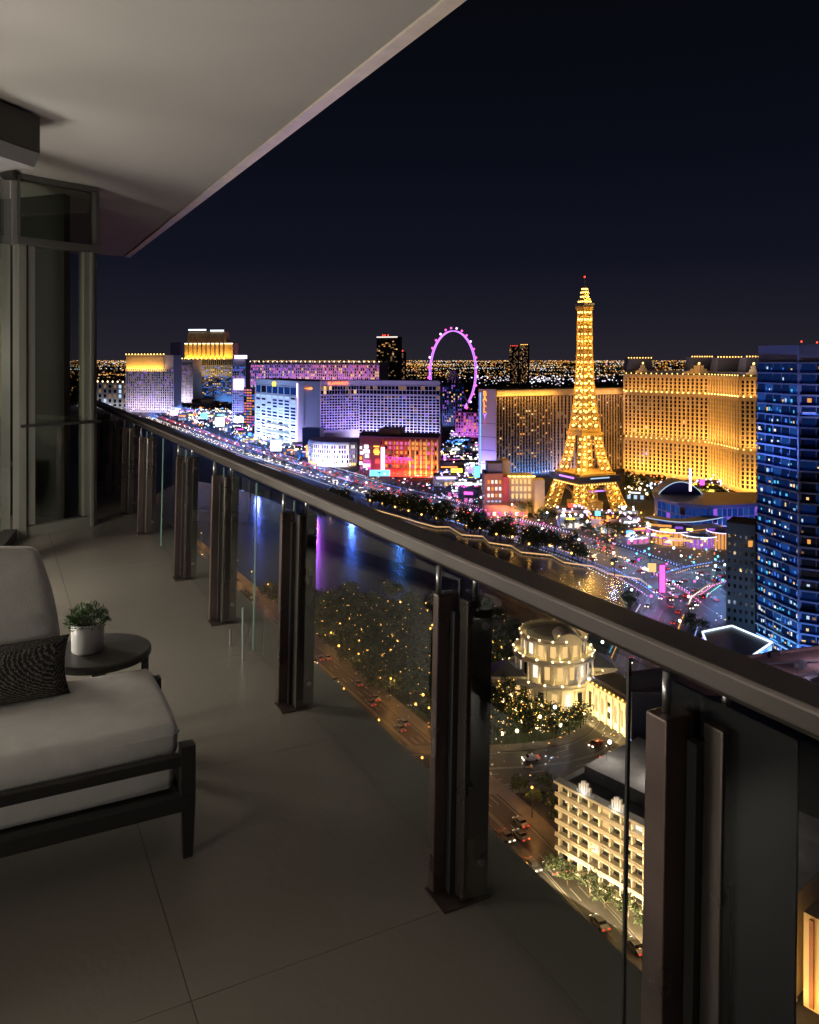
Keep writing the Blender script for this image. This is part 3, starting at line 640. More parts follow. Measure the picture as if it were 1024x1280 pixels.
# the closed shaft
m = MB(); zs = [58 + (143 - 58) * (i / 17) ** 1.0 for i in range(18)]
for za, zb in zip(zs, zs[1:]):
    ha, hb = halfw(za), halfw(zb); ca = [W(-ha, -ha, za), W(ha, -ha, za), W(ha, ha, za), W(-ha, ha, za)]; cb = [W(-hb, -hb, zb), W(hb, -hb, zb), W(hb, hb, zb), W(-hb, hb, zb)]
    for k in range(4):
        k2 = (k + 1) % 4; m.bar(ca[k], cb[k], 1.0); m.bar(ca[k], cb[k2], .45); m.bar(ca[k2], cb[k], .45); m.bar(cb[k], cb[k2], .6)
        ma, mb_ = (ca[k] + ca[k2]) / 2, (cb[k] + cb[k2]) / 2; m.bar(ma, mb_, .5)
        for t in (.22, .78): bulbs.ball(((ca[k] * (1 - t) + ca[k2] * t) + (cb[k] * (1 - t) + cb[k2] * t)) / 2, (.85 if za < 95 else .6), 6, 4)
        if za < 100: bulbs.ball((ma + mb_) / 2 + Vector((0, 0, 1.5)), .45, 6, 4)
m.build('shaft', gm, T)
m = MB()
for z in range(60, 142, 4):
    h = halfw(z) * .45; m.prism([W(-h, -h, 0), W(h, -h, 0), W(h, h, 0), W(-h, h, 0)], z, z + .6)
m.build('shaft_core', gm, T)
platform(143, 145, 4.5, gm, 'platform'); platform(145.1, 147.5, 5.0, M['steel'], 'viewing_deck'); platform(147.6, 151, 3.2, gm, 'cabin'); platform(151.1, 156, 2.1, gm, 'cabin')
MB().lathe([(2.0, 0), (1.7, 1.6), (1.0, 2.8), (.4, 3.4)], (TX, D0, 156.1), 12).build('cupola', gm, T, smooth=True)
MB().tube([(TX, D0, 159), (TX, D0, 166)], [.35, .12], 6).build('mast', M['steel'], T)
MB().ball((TX, D0, 166.2), .7, 6, 4).build('beacon', M['e_red'], T)
bulbs.mat(0)
for z, hw, nn in ((152, 2.4, 2), (148.5, 3.5, 3), (155, 2.2, 2), (141, 3.6, 3), (136, 3.7, 3), (157.5, 1.6, 2)):
    for sgn in (-1, 1):
        for i in range(nn):
            t = (i + .5) / nn * 2 - 1; bulbs.ball(W(t * hw, sgn * hw, z), .6, 6, 4); bulbs.ball(W(sgn * hw, t * hw, z), .6, 6, 4)
for i in range(14):
    t = (i + .5) / 14 * 2 - 1
    for hw, z in ((15.8, 20.6),): bulbs.ball(W(t * hw, -hw, z), .38, 6, 4); bulbs.ball(W(-hw, t * hw, z), .38, 6, 4)
bulbs.build('bulb', M['e_gold'], T, kind='stuff')
for sx, sy, ax in ((0, -1, 0), (-1, 0, 1), (0, 1, 0), (1, 0, 1)):          # arches between the legs
    m = MB(); prev = None; prev2 = None
    for i in range(13):
        an = math.pi * i / 12; x = 12.4 * math.cos(an); z = 6 + 11 * math.sin(an); hw = halfw(z) - .6
        p = W(x, sy * hw, z) if ax == 0 else W(sx * hw, x, z); p2 = p + Vector((0, 0, 1.6))
        if prev: m.bar(prev, p, .5); m.bar(prev2, p2, .4); m.bar(prev, p2, .3)
        prev, prev2 = p, p2
    m.build('arch', gm, T)
MB().obox(W(-8, -17.7, 24.8), W(8, -17.7, 24.8) - W(-8, -17.7, 24.8), (0, .2, 0), (0, 0, .8)).build('light_strip', M['w_cool'], T)
MB().obox(W(-17.7, -12, 24.8), W(-17.7, 6, 24.8) - W(-17.7, -12, 24.8), (0, .2, 0), (0, 0, 1.2)).build('light_strip', M['e_purple'], T)
MB().obox(W(-6, -13.4, 15), W(8, -13.4, 15) - W(-6, -13.4, 15), (0, .5, 0), (0, 0, .8)).build('neon_strip', M['e_purple'], T)
MB().prism([W(-9, -9, 0), W(9, -9, 0), W(9, 9, 0), W(-9, 9, 0)], 0, 7).build('entrance_hall', M['gold'], T)
for z in (36, 48, 60, 74, 88, 104, 120, 136):
    for a_, b_ in ((-1, -1.3), (1, -1.3), (-1.4, .6)): h_ = halfw(z) + 5; point(W(a_ * h_ * .8, b_ * h_, z), 3600, (1, .56, .12), .4)  # lights added outside the tower to brighten its outer faces
for z in (40, 50, 64, 76, 88, 100, 112, 124, 136): point(W(0, 0, z), 11000, (1, .55, .12), .5)
for sx in (-1, 1):
    for sy in (-1, 1): point(W(sx * 15, sy * 15, 16), 9000, (1, .55, .12), .5); point(W(sx * 20, sy * 24, 4), 6000, (1, .55, .12), .5); point(W(sx * 12, sy * 20, 36), 8000, (1, .55, .12), .5)
for z in (150, 155): point(W(3, -9, z), 3000, (1, .6, .15), .3)

# ================================================================== OBSERVATION WHEEL
DW = 1500; cxw, czw = XD(567.5, DW), ZD(465, DW); T = thing('observation_wheel', 'giant observation wheel ringed with purple light and glowing cabins', 'ferris wheel', (cxw, DW, 0))
wa = math.acos(.6); uw = Vector((math.cos(wa), math.sin(wa), 0)); nw = Vector((-math.sin(wa), math.cos(wa), 0))
rim_e = emit('rim_purple', (.62, .2, 1), 1.8)
for off in (-1.6, 1.6):
    MB().tube([Vector((cxw, DW, czw)) + nw * off + uw * 77 * math.cos(2 * math.pi * i / 72) + Vector((0, 0, 77 * math.sin(2 * math.pi * i / 72))) for i in range(73)], 1.0, 6, False).build('rim', rim_e, T)
k = MB()
for i in range(28):
    an = 2 * math.pi * i / 28; k.bar(Vector((cxw, DW, czw)), Vector((cxw, DW, czw)) + uw * 76 * math.cos(an) + Vector((0, 0, 76 * math.sin(an))), .12)
k.build('spoke_cable', M['steel'], T, kind='stuff')
for i in range(28):
    an = 2 * math.pi * (i + .5) / 28; p = Vector((cxw, DW, czw)) + uw * 82.5 * math.cos(an) + Vector((0, 0, 82.5 * math.sin(an))); MB().ball(p, 2.2, 8, 5).build('cabin', M['e_mag' if i % 3 else 'e_lav'], T)
MB().tube([Vector((cxw, DW, czw)) - nw * 6, Vector((cxw, DW, czw)) + nw * 6], 3, 10).build('hub', M['white'], T)
for sg in (-1, 1):
    for s2 in (-1, 1): MB().tube([Vector((cxw, DW, czw)) + nw * 5 * s2, Vector((cxw, DW, 0)) + nw * 20 * s2 + uw * 34 * sg], 1.5, 8).build('support_leg', M['white'], T)

# ================================================================== GOLD HOTEL
zt = 93.5
Q = [PD(781, 757), PD(886, 697), PD(906, 672), PD(926, 641), PD(962, 628)]
back = [Q[4] + Vector((14, 20)), Q[2] + Vector((22, 24)), Q[0] + Vector((8, 24))]
B = Build('hotel_tower', 'grand golden floodlit hotel with rows of dark windows and a mansard roof', 'hotel', Q + back, 0, zt, M['gold'], M['slate'])
NB = [20, 6, 6, 6]
for (p, q), nx in zip(zip(Q, Q[1:]), NB):
    B.grid_face(p, q, 4, 32, nx, 8, [('w_dim', .06)], .44, .3, 1.0, bands=False); B.grid_face(p, q, 36, 74.5, nx, 11, [('w_dim', .06), ('w_warm', .02)], .44, .3, 1.0, bands=False); B.grid_face(p, q, 78, 91, nx, 4, [('w_dim', .05)], .44, .3, 1.0, bands=False)
    for z, h, o_ in ((32.5, 2, 1.8), (75.2, 2, 1.8), (91.5, 2.2, 2.4)): B.ledge(p, q, z, h, o_, M['gold'])
    n_ = int((q - p).length / 5); u = (q - p).normalized(); n = Vector((u.y, -u.x)); k = MB()
    for i in range(n_):
        for z, r in ((35.4, .55), (77.8, .75), (94.6, .5)):
            w_ = p + (q - p) * ((i + .5) / n_) + n * 1.4; k.ball((*w_, z), r, 6, 4)
    k.build('cornice_lamp', M['e_gold'], B.T, kind='stuff')
B.done()
Z0 = zt + .7
MB().prism([p + Vector((2, 4)) for p in Q] + [p + Vector((-2, -3)) for p in back], Z0, Z0 + 3).build('attic', M['slate'], B.T)
def mansard(x0, x1, D, dep, y):
    p = slab(PD(x0, D), PD(x1, D), dep); z1 = ZD(y, D); c = sum(p, Vector((0, 0))) / 4
    top = [c + (v - c) * .86 for v in p]
    MB().add([(*v, Z0 + 3) for v in p] + [(*v, z1) for v in top], [(0, 1, 5, 4), (1, 2, 6, 5), (2, 3, 7, 6), (3, 0, 4, 7), (4, 5, 6, 7)]).build('mansard_roof', M['slate'], B.T)
    kk = MB(); [kk.ball((*(top[0] + (top[1] - top[0]) * (i / 8)), z1 + .6), .6, 6, 4) for i in range(9)]; kk.build('roof_light', M['e_amber'], B.T, kind='stuff')
mansard(784, 817, 760, 16, 448); mansard(864, 893, 715, 18, 446.5); mansard(896, 930, 690, 16, 447); mansard(932, 966, 655, 16, 446.5)
for x_, D__, wd in ((803, 746, 12), (873, 703, 24), (941, 637, 10)):       # gilded gables
    m = MB();
    for i in range(9):
        t = i / 8 * 2 - 1; p = PD(x_, D__); hh = 2 + 7 * math.exp(-t * t * 4); m.box(p.x + t * wd / 2, p.y - 1, Z0 + hh / 2 + .5, wd / 9, .8, hh)
    m.build('gable', M['gold'], B.T)
    p = PD(x_, D__); MB().ball((p.x, p.y - 2, Z0 + 10), .9, 6, 4).build('gable_lamp', M['e_gold'], B.T)
GC = (1, .50, .12)
for (p, q), pw in zip(zip(Q, Q[1:]), (48000, 17000, 19000, 18000)):
    area(p, q, 11, 2, 38, pw, GC); area(p, q, 8, 36.5, 70, pw * .32, GC); area(p, q, 6, 79, 92, pw * .12, GC)
area(PD(784, 735), PD(962, 615), 2, 96, 108, 26000, (.75, .62, .7))  # light row added above the cornice to brighten the slate roofs

# ================================================================== ARENA LIKE MALL
T = thing('mall_building', 'sprawling low mall with curved blue roof and glowing stacked storefront screens', 'mall', (XD(860, 480), 480, 0))
bluer = mat('blue_panel_roof', (.06, .07, .17), .35); lil = mat('lilac_glass', (.2, .18, .42), .15)
arc = [PD(818, 524), PD(822, 512), PD(850, 492), PD(885, 484), PD(915, 486), PD(950, 492), PD(962, 524)]
MB().prism(arc, 0, ZD(632, 490)).build('wall', lil, T)
arcr = [PD(816, 528), PD(818, 510), PD(848, 489), PD(885, 480), PD(917, 482), PD(952, 488), PD(970, 528)]
MB().prism(arcr, ZD(632, 490) + .1, ZD(630, 490) + 1).build('roof', bluer, T)
m = MB(); pr = []
for i in range(15):
    t = i / 14; pr.append((XD(822 + 66 * t, 520), 520, ZD(632, 490) + 1 + 9 * math.sin(math.pi * min(1, t * 1.15)) ** .8))
for i in range(14):
    a, b = pr[i], pr[i + 1]; m.quad(a, b, (b[0] + 1, 536, b[2]), (a[0] + 1, 536, a[2])); m.quad((a[0], a[1], ZD(632, 490) + 1), (b[0], b[1], ZD(632, 490) + 1), b, a)
m.build('vaulted_roof', bluer, T)
m = MB(); [m.bar(pr[i], pr[i + 1], .4) for i in range(14)]; m.build('roof_edge_light', M['w_cool'], T)
for px_, D_r, r_, z_ in ((838, 470, 13, 8), (874, 462, 11, 6.5), (902, 458, 8, 9)):
    c_ = PD(px_, D_r); MB().lathe([(r_ * .8, 0), (r_ * .8, z_)], (c_.x, c_.y, 0), 28).build('drum', M['w_amber' if px_ != 874 else 'w_purple'], T); MB().lathe([(r_, z_), (r_, z_ + .7), (r_ * .7, z_ + 1.6), (.1, z_ + 2)], (c_.x, c_.y, 0), 28).build('round_roof', bluer, T); k = MB()
    for i in range(28): a_ = 6.283 * i / 28; b_ = 6.283 * (i + 1) / 28; k.bar((c_.x + r_ * 1.01 * math.cos(a_), c_.y + r_ * 1.01 * math.sin(a_), z_ + .3), (c_.x + r_ * 1.01 * math.cos(b_), c_.y + r_ * 1.01 * math.sin(b_), z_ + .3), .4)
    k.build('roof_rim_light', M['e_lav' if px_ != 874 else 'e_screen'], T)
    k = MB(); [k.obox((c_.x + r_ * .82 * math.cos(a) - .25, c_.y + r_ * .82 * math.sin(a) - .25, 0), (.5, 0, 0), (0, .5, 0), (0, 0, z_)) for a in [6.283 * q / 22 for q in range(22)]]; k.build('mullion', M['dark'], T, kind='stuff')
for i in range(6):
    p, q = arc[min(i, 5)], arc[min(i + 1, 6)]
    if i in (1, 2, 3, 4):
        u = (q - p).normalized(); n = Vector((u.y, -u.x))
        for j in range(5):
            w0 = p + (q - p) * (j / 5 + .02); w1 = p + (q - p) * ((j + 1) / 5 - .02)
            for zz in range(3):
                MB().quad((*(w0 + n * .15), 1 + zz * 5.5), (*(w1 + n * .15), 1 + zz * 5.5), (*(w1 + n * .15), 5.8 + zz * 5.5), (*(w0 + n * .15), 5.8 + zz * 5.5)).build('pane', M[rb.choice(['p_blue', 'w_dblue', 'w_dblue', 'p_blue', 'w_dblue', 'glassdark', 'w_dblue', 'w_purple', 'w_dblue', 'p_blue'])], T)
rm = random.Random(31)
for j in range(34):
    x0 = rm.uniform(808, 905); D = 476 - 26 * math.sin(math.pi * min(1, max(0, (x0 - 800) / 120))) + rm.uniform(-8, 6); lv = rm.choice((0, 0, 1, 2)); z = (1.2, 5.4, 10)[lv] + rm.uniform(0, 1.4); wd = rm.uniform(4, 22) if lv else rm.uniform(3, 12)
    p, q = PD(x0, D), PD(x0 + wd, D - .1 * wd); MB().obox((*p, z), (*(q - p), 0), (0, .5, 0), (0, 0, rm.uniform(.35, 1.5))).build('screen', M[rm.choice(['e_amber', 'e_orange', 'e_screen', 'w_purple', 'e_amber', 'w_warm', 'w_warm', 'w_cool', 'w_white', 'w_dim', 'w_amber', 'w_purple', 'w_dim'])], T)
for j, (r0, z) in enumerate(((0, 4.2), (4, 8.8), (8, 13))):                 # swept terraces
    pts = [PD(806 + 12 * i, 472 - r0 * 0 - 14 * math.sin(math.pi * i / 8) + r0) for i in range(9)]; m = MB(); ml = MB()
    ribbon(m, pts, -8, 2, z)
    for i in range(8): m.quad((*pts[i], z - .9), (*pts[i + 1], z - .9), (*pts[i + 1], z), (*pts[i], z))
    m.build('terrace', M['pale'], T);
    for i in range(8): ml.bar((pts[i].x, pts[i].y - .4 - 2, z), (pts[i + 1].x, pts[i + 1].y - .4 - 2, z), .35)
    ml.build('terrace_light', M[('w_purple', 'w_amber', 'w_cool')[j]], T)
area(PD(820, 480), PD(950, 480), 16, 2, 14, 22000, (.4, .35, 1)); area(PD(815, 470), PD(905, 460), 14, 3, 8, 9000, (1, .55, .3))
p = PD(863, 500); MB().tube([(p.x, p.y, 25), (p.x, p.y, 39)], .8, 6).build('mast', M['e_lav'], T)

# ================================================================== BLUE GLASS TOWER
PL, PC, PR = PD(949, 300), PD(1000, 278), PD(1130, 262); ztop = 112.0
T = thing('glass_tower', 'blue lit glass tower with pale floor edges rising at the frame side', 'tower', (PC.x, PC.y, 0))
MB().prism([PL, PC, PR, PR + Vector((5, 40)), PL * 1.12 + Vector((3, 0))], 0, ztop).build('wall', mat('tower_core', (.05, .07, .14), .5), T)
nf, fh = 28, 3.75
bed = mat('floor_edge', (.32, .36, .45), .5)
mp = {}
def panes(p, q, nb, tagname, probs):
    u = (q - p); ln = u.length; u.normalize(); n = Vector((u.y, -u.x)); cw = ln / nb
    me = MB().obox((0, 0, 0), (*(u * (cw - .25)), 0), (*(n * .12), 0), (0, 0, fh - .85)).build('pane', M['glassblue'], T)
    base = me; first = True
    for j in range(nf):
        for i in range(nb):
            o = base if first else base.copy()
            if not first: C.objects.link(o)
            first = False; s = p + u * (cw * i + .12) + n * .35
            o.location = (s.x, s.y, 1 + j * fh + .6)
            k = rb.random(); a = 0; mt = None
            lowf = 1 - j / nf
            for nm, pr_ in probs:
                a += pr_ * (.75 + .6 * lowf)
                if k < a: mt = nm; break
            if mt:
                o.material_slots[0].link = 'OBJECT'; o.material_slots[0].material = M[mt]
panes(PL, PC, 5, 'a', [('p_blue', .24), ('p_deep', .40)])
panes(PC, PR, 6, 'b', [('p_deep', .35)])
def lit_rooms(p, q, nb, prob):
    u = (q - p); ln = u.length; u.normalize(); n = Vector((u.y, -u.x)); cw = ln / nb; per = {}
    for j in range(nf):
        for i in range(nb):
            for h_ in range(3):
                if rb.random() > prob * (.35 + 1.1 * (1 - j / nf)): continue
                k = rb.choice(['w_blue', 'w_cyan', 'w_cool', 'w_warm', 'w_white', 'w_blue', 'w_cyan'] if nb == 5 else ['w_dim', 'w_warm', 'w_amber', 'w_dim', 'w_cool'])
                s = p + u * (cw * (i + (h_ + rb.uniform(.1, .4)) / 3)) + n * .5; m = per.setdefault(k, MB()); m.obox((*s, 1 + j * fh + rb.uniform(.7, 1.6)), (*(u * cw * rb.uniform(.1, .26)), 0), (*(n * .05), 0), (0, 0, rb.uniform(.5, 1.5)))
    for k, m in per.items(): m.build('lit_room', M[k], T, kind='stuff')
lit_rooms(PL, PC, 5, .52); lit_rooms(PC, PR, 6, .2)
bpm = glassmat('balcony_panel', (.45, .6, .8), 2.0)
for p, q, nb in ((PL, PC, 5), (PC, PR, 6)):
    u = (q - p); ln = u.length; u.normalize(); n = Vector((u.y, -u.x))
    for i in range(nb + 1): MB().obox((*(p + u * (ln * i / nb - .1)), .6), (*(u * .2), 0), (*(n * .75), 0), (0, 0, nf * fh)).build('mullion', bed, T)
    for j in range(nf): MB().obox((*(p + n * 1.0), 1.32 + j * fh), (*(u * ln), 0), (*(n * .05), 0), (0, 0, 1.0)).build('balcony_panel', bpm, T)
for j in range(nf + 1):
    z = 1 + j * fh; m = MB()
    for p, q in ((PL, PC), (PC, PR)):
        u = (q - p); n = Vector((u.y, -u.x)).normalized(); m.obox((*(p + n * .02), z - .25), (*u, 0), (*(n * (1.1 + .25 * ((j * 7) % 3))), 0), (0, 0, .55))
    m.build('floor_slab', bed, T)
u = (PC - PL).normalized(); n = Vector((u.y, -u.x)); MB().box(PC.x - .4, PC.y - .4, ztop / 2, 1.0, 1.0, ztop).build('corner_pier', bed, T)
MB().prism([PL + Vector((-.4, -.2)), PC + Vector((-.5, -.6)), PR + Vector((0, -.6)), PR + Vector((5, 38)), PL * 1.12 + Vector((3, 0))], 1 + nf * fh + .4, ztop + .3).build('roof_screen', bed, T)
area(PL, PC, 14, 3, 40, 36000, (.07, .34, 1)); area(PL, PC, 12, 70, 106, 10000, (.12, .24, 1)); area(PC, PR, 10, 2, 30, 7000, (.12, .25, 1)); area(PC, PR, 9, 88, 110, 2500, (.3, .35, 1)); area(PL, PC, 6, 2, 10, 3500, (.3, .6, 1))  # the high rows are added lights that brighten the roof screen
rooflamps(T, [(*(PC + Vector((3, 5))), ztop + 1.5), (*(PC + Vector((8, 4))), ztop + 1.2)], M['e_red'], .35)
# dark service block beside it
D = 312; a, b = PD(908, D + 6), PD(944, D)
B = Build('service_block', 'dark plain concrete block with a single amber window beside the blue glass tower', 'building', slab(a, b, 12), 0, ZD(657, D), M['bluegrey'])
B.grid_face(a, b, 3, ZD(668, D), 5, 11, [], .55, .55, .12, bands=False, piers=False)
p = a + (b - a) * .84; MB().obox((p.x - 1, p.y - .5, ZD(684, D)), (2, 0, 0), (0, .2, 0), (0, 0, 2.4)).build('lit_window', M['w_amber'], B.T); B.done()
# white lit pavilion
T = thing('pavilion', 'low white neon edged pavilion glowing at the foot of the glass tower', 'pavilion', (XD(905, 285), 285, 0))
pv = [PD(878, 296), PD(886, 280), PD(932, 268), PD(965, 285), PD(915, 303)]
MB().prism(pv, 0, 5.5).build('wall', M['white'], T); MB().prism([p * 1.004 for p in pv], 5.6, 6.1).build('roof', M['navy'], T)
m = MB(); [m.bar((*pv[i], 6.4), (*pv[(i + 1) % 5], 6.4), .45) for i in range(5)]; m.build('neon_edge', emit('neon_ice', (.7, .85, 1), 2.2), T)
for i, (p, q) in enumerate(((pv[0], pv[1]), (pv[1], pv[2]))):
    n_ = 3 if i == 0 else 7
    for j in range(n_):
        s, e = p + (q - p) * (j / n_ + .02), p + (q - p) * ((j + 1) / n_ - .02); u = (q - p).normalized(); n = Vector((u.y, -u.x)) * .12
        MB().quad((*(s + n), .6), (*(e + n), .6), (*(e + n), 4.8), (*(s + n), 4.8)).build('pane', M['w_white' if j % 3 else 'e_purple'], T)
area(pv[0], pv[2], 8, 1, 4, 1500, (.6, .75, 1))

# ================================================================== NEIGHBOUR WITH FLAT ROOF
zr = 28.0
n0, n1 = PD(783, 200), PD(1130, 228)
nb = [n0, n1, n1 + Vector((12, -62)), Vector((84, 118)), n0 + Vector((10, -8))]
T = thing('roof_block', 'dark neighbouring block with a broad dusty flat roof below the railing', 'building', (n0.x + 30, 200, 0))
pmat = mat('roof_membrane', (.34, .26, .28), .85, noise=.45, nscale=.12)
MB().prism([n0, n1, (n1.x, 182), (n0.x - 1.5, 190)], 0, zr).build('wall', M['navy'], T)
MB().prism([n0, n1, (n1.x, 182), (n0.x - 1.5, 190)], zr + .02, zr + .2).build('roof', pmat, T)
m = MB(); m.bar((*n0, zr + .5), (*n1, zr + .5), .5, .9); m.build('parapet', pmat, T)
for i in range(16):
    p = Vector((rb.uniform(96, 138), rb.uniform(188, 214))); MB().box(p.x, p.y, zr + .9, rb.uniform(1.5, 4), rb.uniform(1, 2.5), 1.4, rb.uniform(0, 1)).build('roof_unit', M['dark'] if i % 2 else M['bluegrey'], T)
for i in range(3):
    y = 190 + 8 * i; MB().tube([(88, y, zr + .6), (136, y + 6, zr + .6)], .25, 6).build('roof_pipe', M['bluegrey'], T)

for x_, y_ in ((94, 194), (108, 206), (124, 198)):  # lamps added to lift the dark roof
    l_ = thing('added_roof_lamp', 'dim rooftop work lamp on the dusty flat roof', 'lamp', (x_, y_, zr + .2), 'work lamps on the flat roof')
    MB().tube([(x_, y_, zr + .2), (x_, y_, zr + 5)], .08, 6).build('pole', M['steel'], l_); MB().ball((x_, y_, zr + 5.1), .12, 6, 4).build('globe', M['w_dim'], l_); point((x_, y_, zr + 5.1), 3200, (.9, .6, .75), .15, l_)
# ================================================================== WHITE BALCONY BUILDING
p0 = Vector((32.5, 171.0)); u = Vector((15.4, -18.0)).normalized(); n = Vector((u.y, -u.x)); LN = 49.0
n = -n if n.y > 0 else n
T = thing('balcony_building', 'cream lit building with stacked balconies and roof ornaments along the access road', 'building', (p0.x, p0.y, 0))
zt = 17.6; nfl = 6; fh_ = 2.85; p1 = p0 + u * LN
rfm = mat('grey_roof', (.3, .29, .28), .85, noise=.3, nscale=.2)
MB().prism([p0, p1, p1 - n * 26, p0 - n * 26], 0, zt - .4).build('wall', M['cream'], T)
MB().prism([p0, p1, p1 - n * 26, p0 - n * 26], zt - .38, zt - .1).build('roof', rfm, T)
MB().prism([p0 + u * 3 - n * 4, p0 + u * 26 - n * 4, p0 + u * 26 - n * 24, p0 + u * 3 - n * 24], zt, zt + 2.6).build('penthouse', rfm, T)
for t_ in (5, 16, 32):  # pole lamps added to brighten the grey roof
    q = p0 + u * t_ - n * 9; MB().tube([(*q, zt), (*q, zt + 6)], .07, 6).build('added_lamp_pole', M['steel'], T); point((*q, zt + 6.2), 900, (1, .85, .75), .15)
for j in range(nfl + 1):
    z = .4 + j * fh_; MB().obox((*(p0 - u * .5), z - .3), (*(u * (LN + 1)), 0), (*(n * (1.7 if j < nfl else 2.1)), 0), (0, 0, .5)).build('floor_slab', M['cream'], T)
    if 0 < j < nfl: MB().obox((*(p0 - u * .4 + n * 1.6), z + .3), (*(u * (LN + .8)), 0), (*(n * .1), 0), (0, 0, .32)).build('balcony_rail', M['cream'], T)
nbay = 19; bw = LN / nbay
wb = col0 = None
for i in range(nbay + 1):
    q = p0 + u * (bw * i)
    if col0 is None:
        col0 = MB().obox((*(q - u * .25), 0), (*(u * .3), 0), (*(n * .85), 0), (0, 0, zt - .6)).build('column', M['cream'], T)
    else:
        o = col0.copy(); C.objects.link(o); o.location = (*(u * bw * i), 0)
for i in range(nbay):
    for j in range(nfl):
        if wb is None: wb = MB().obox((*(p0 + u * .36 + n * .02), .4 + .35), (*(u * (bw - .72)), 0), (*(n * .1), 0), (0, 0, fh_ - .72)).build('window', M['glassdark'], T); continue
        o = wb.copy(); C.objects.link(o); o.location = (*(u * bw * i), j * fh_)
        if rb.random() < .16: o.material_slots[0].link = 'OBJECT'; o.material_slots[0].material = M[rb.choice(['w_warm', 'w_dim', 'w_dim', 'w_white'])]
for s_ in (7, 15, 27, 40):
    q = p0 + u * s_ + n * 1.2; m = MB()
    for i in range(7):
        t = i / 6 * 2 - 1; hh = .6 + 2.2 * (1 - t * t); m.obox((*(q + u * t * 1.8), zt + .1), (*(u * .5), 0), (*(n * .5), 0), (0, 0, hh))
    m.build('roof_ornament', M['white'], T); point((*(q + n * 1.5), zt + .6), 110, (1, .9, .8), .1)
area(p0, p1, 9, .8, 9, 15000, (1, .70, .36), 1.0); area(p0, p1, 5, 1, 16, 9000, (1, .72, .40), .6)
for j in range(1, nfl): area(p0, p1, 1.5, .4 + j * fh_ + .35, .4 + j * fh_ + 2.5, 1100, (1, .72, .38), .15, tgtoff=.6)

T = thing('striped_annex', 'orange gold lit annex with dark vertical stripes at the corner of the cream building', 'building', (*(p0 + u * 58), 0))
a_, b_ = p0 + u * 50.5, p0 + u * 68
MB().prism([a_, b_, b_ - n * 14, a_ - n * 14], 0, 15.5).build('wall', M['gold'], T)
for i in range(8): MB().obox((*(a_ + u * (1 + 2.1 * i)), .5), (*(u * .7), 0), (*(n * .35), 0), (0, 0, 14.4)).build('pilaster', M['rust'], T)
area(a_, b_, 5, .6, 10, 1700, (1, .5, .08), .6)
# ================================================================== ORNATE ROTUNDA RESTAURANT
cx, cy = XD(692, 256), 256.0
T = thing('rotunda_building', 'ornate cream rotunda with tiered terraces glowing among the garden trees', 'restaurant', (cx, cy, 0))
cm = M['cream']
def ring(r0, r1, z0, z1, name, m, n=32): return MB().lathe([(r0, z0), (r1, z0), (r1, z1), (r0, z1), (r0, z0)], (cx, cy, 0), n).build(name, m, T)
MB().lathe([(13, 0), (13, 7.4), (11, 7.4), (11, 13.8), (9.5, 13.8), (9.5, 19.4)], (cx, cy, 0), 32).build('wall', cm, T)
for r, z in ((15.4, 7.1), (13.0, 13.4), (10.9, 19)): ring(r - 2.2, r, z, z + .7, 'terrace', cm); ring(r - .5, r - .2, z + .72, z + 1.7, 'parapet', cm)
colm = MB().tube([(0, 0, 0), (0, 0, 5.6)], [.42, .34], 8).build('column', cm, T)
first = True
for r, z, nn in ((14.4, .6, 20), (12.2, 8.0, 18), (10.2, 14.3, 16)):
    for i in range(nn):
        an = 2 * math.pi * i / nn
        o = colm if first else colm.copy()
        if not first: C.objects.link(o)
        first = False; o.location = (cx + r * math.cos(an), cy + r * math.sin(an), z); o.scale = (1, 1, 1.14 if z < 1 else .9)
        an2 = an + math.pi / nn; rr = (13.05, 11.05, 9.55)[0 if z < 2 else (1 if z < 10 else 2)]
        if math.sin(an2) < .35:
            c_, s_ = math.cos(an2), math.sin(an2); t_ = Vector((-s_, c_, 0)); q = Vector((cx + rr * c_, cy + rr * s_, z + .8))
            MB().obox(q - t_ * .8, t_ * 1.6, (c_ * .12, s_ * .12, 0), (0, 0, 4.0)).build('window', M[rb.choice(['w_warm', 'w_warm', 'w_white', 'glassdark', 'glassdark'])], T)
MB().lathe([(9.45, 19.4), (6.5, 20.3), (.1, 20.7)], (cx, cy, 0), 32).build('roof', M['slate'], T)
m = MB()                                                                    # barrel pediment facing the road
for i in range(12):
    a0, a1 = math.pi * i / 12, math.pi * (i + 1) / 12
    for (r, zz) in ((4.2, 0),):
        A = lambda a, y: Vector((cx + 3 + 4.2 * math.cos(a), cy + y, 19.6 + 3.2 * math.sin(a)))
        m.quad(A(a0, -10.5), A(a1, -10.5), A(a1, -2), A(a0, -2)); m.add([A(a0, -10.5), A(a1, -10.5), Vector((cx + 3, cy - 10.5, 19.6))], [(0, 1, 2)])
m.build('vault', cm, T, smooth=False)
for z, r, nn in ((8.6, 15.2, 18), (15.0, 12.8, 16), (20.4, 10.7, 16)):
    k = MB()
    for i in range(nn):
        an = 2 * math.pi * (i + .5) / nn; k.ball((cx + r * math.cos(an), cy + r * math.sin(an), z), .34, 6, 4)
    k.build('parapet_lamp', M['e_warm'], T, kind='stuff')
for z, r, pw in ((1.2, 18, 1100), (8.9, 14.4, 520), (15.2, 12.4, 430), (21.8, 9, 130)):
    for i in range(7):
        an = math.pi * (.95 + 1.1 * i / 6); point((cx + r * math.cos(an), cy + r * math.sin(an), z), pw, (1, .70, .30), .2)
MB().tube([(cx + 6, cy, 19), (cx + 6, cy, 28)], .15, 6).build('flagpole', M['steel'], T)
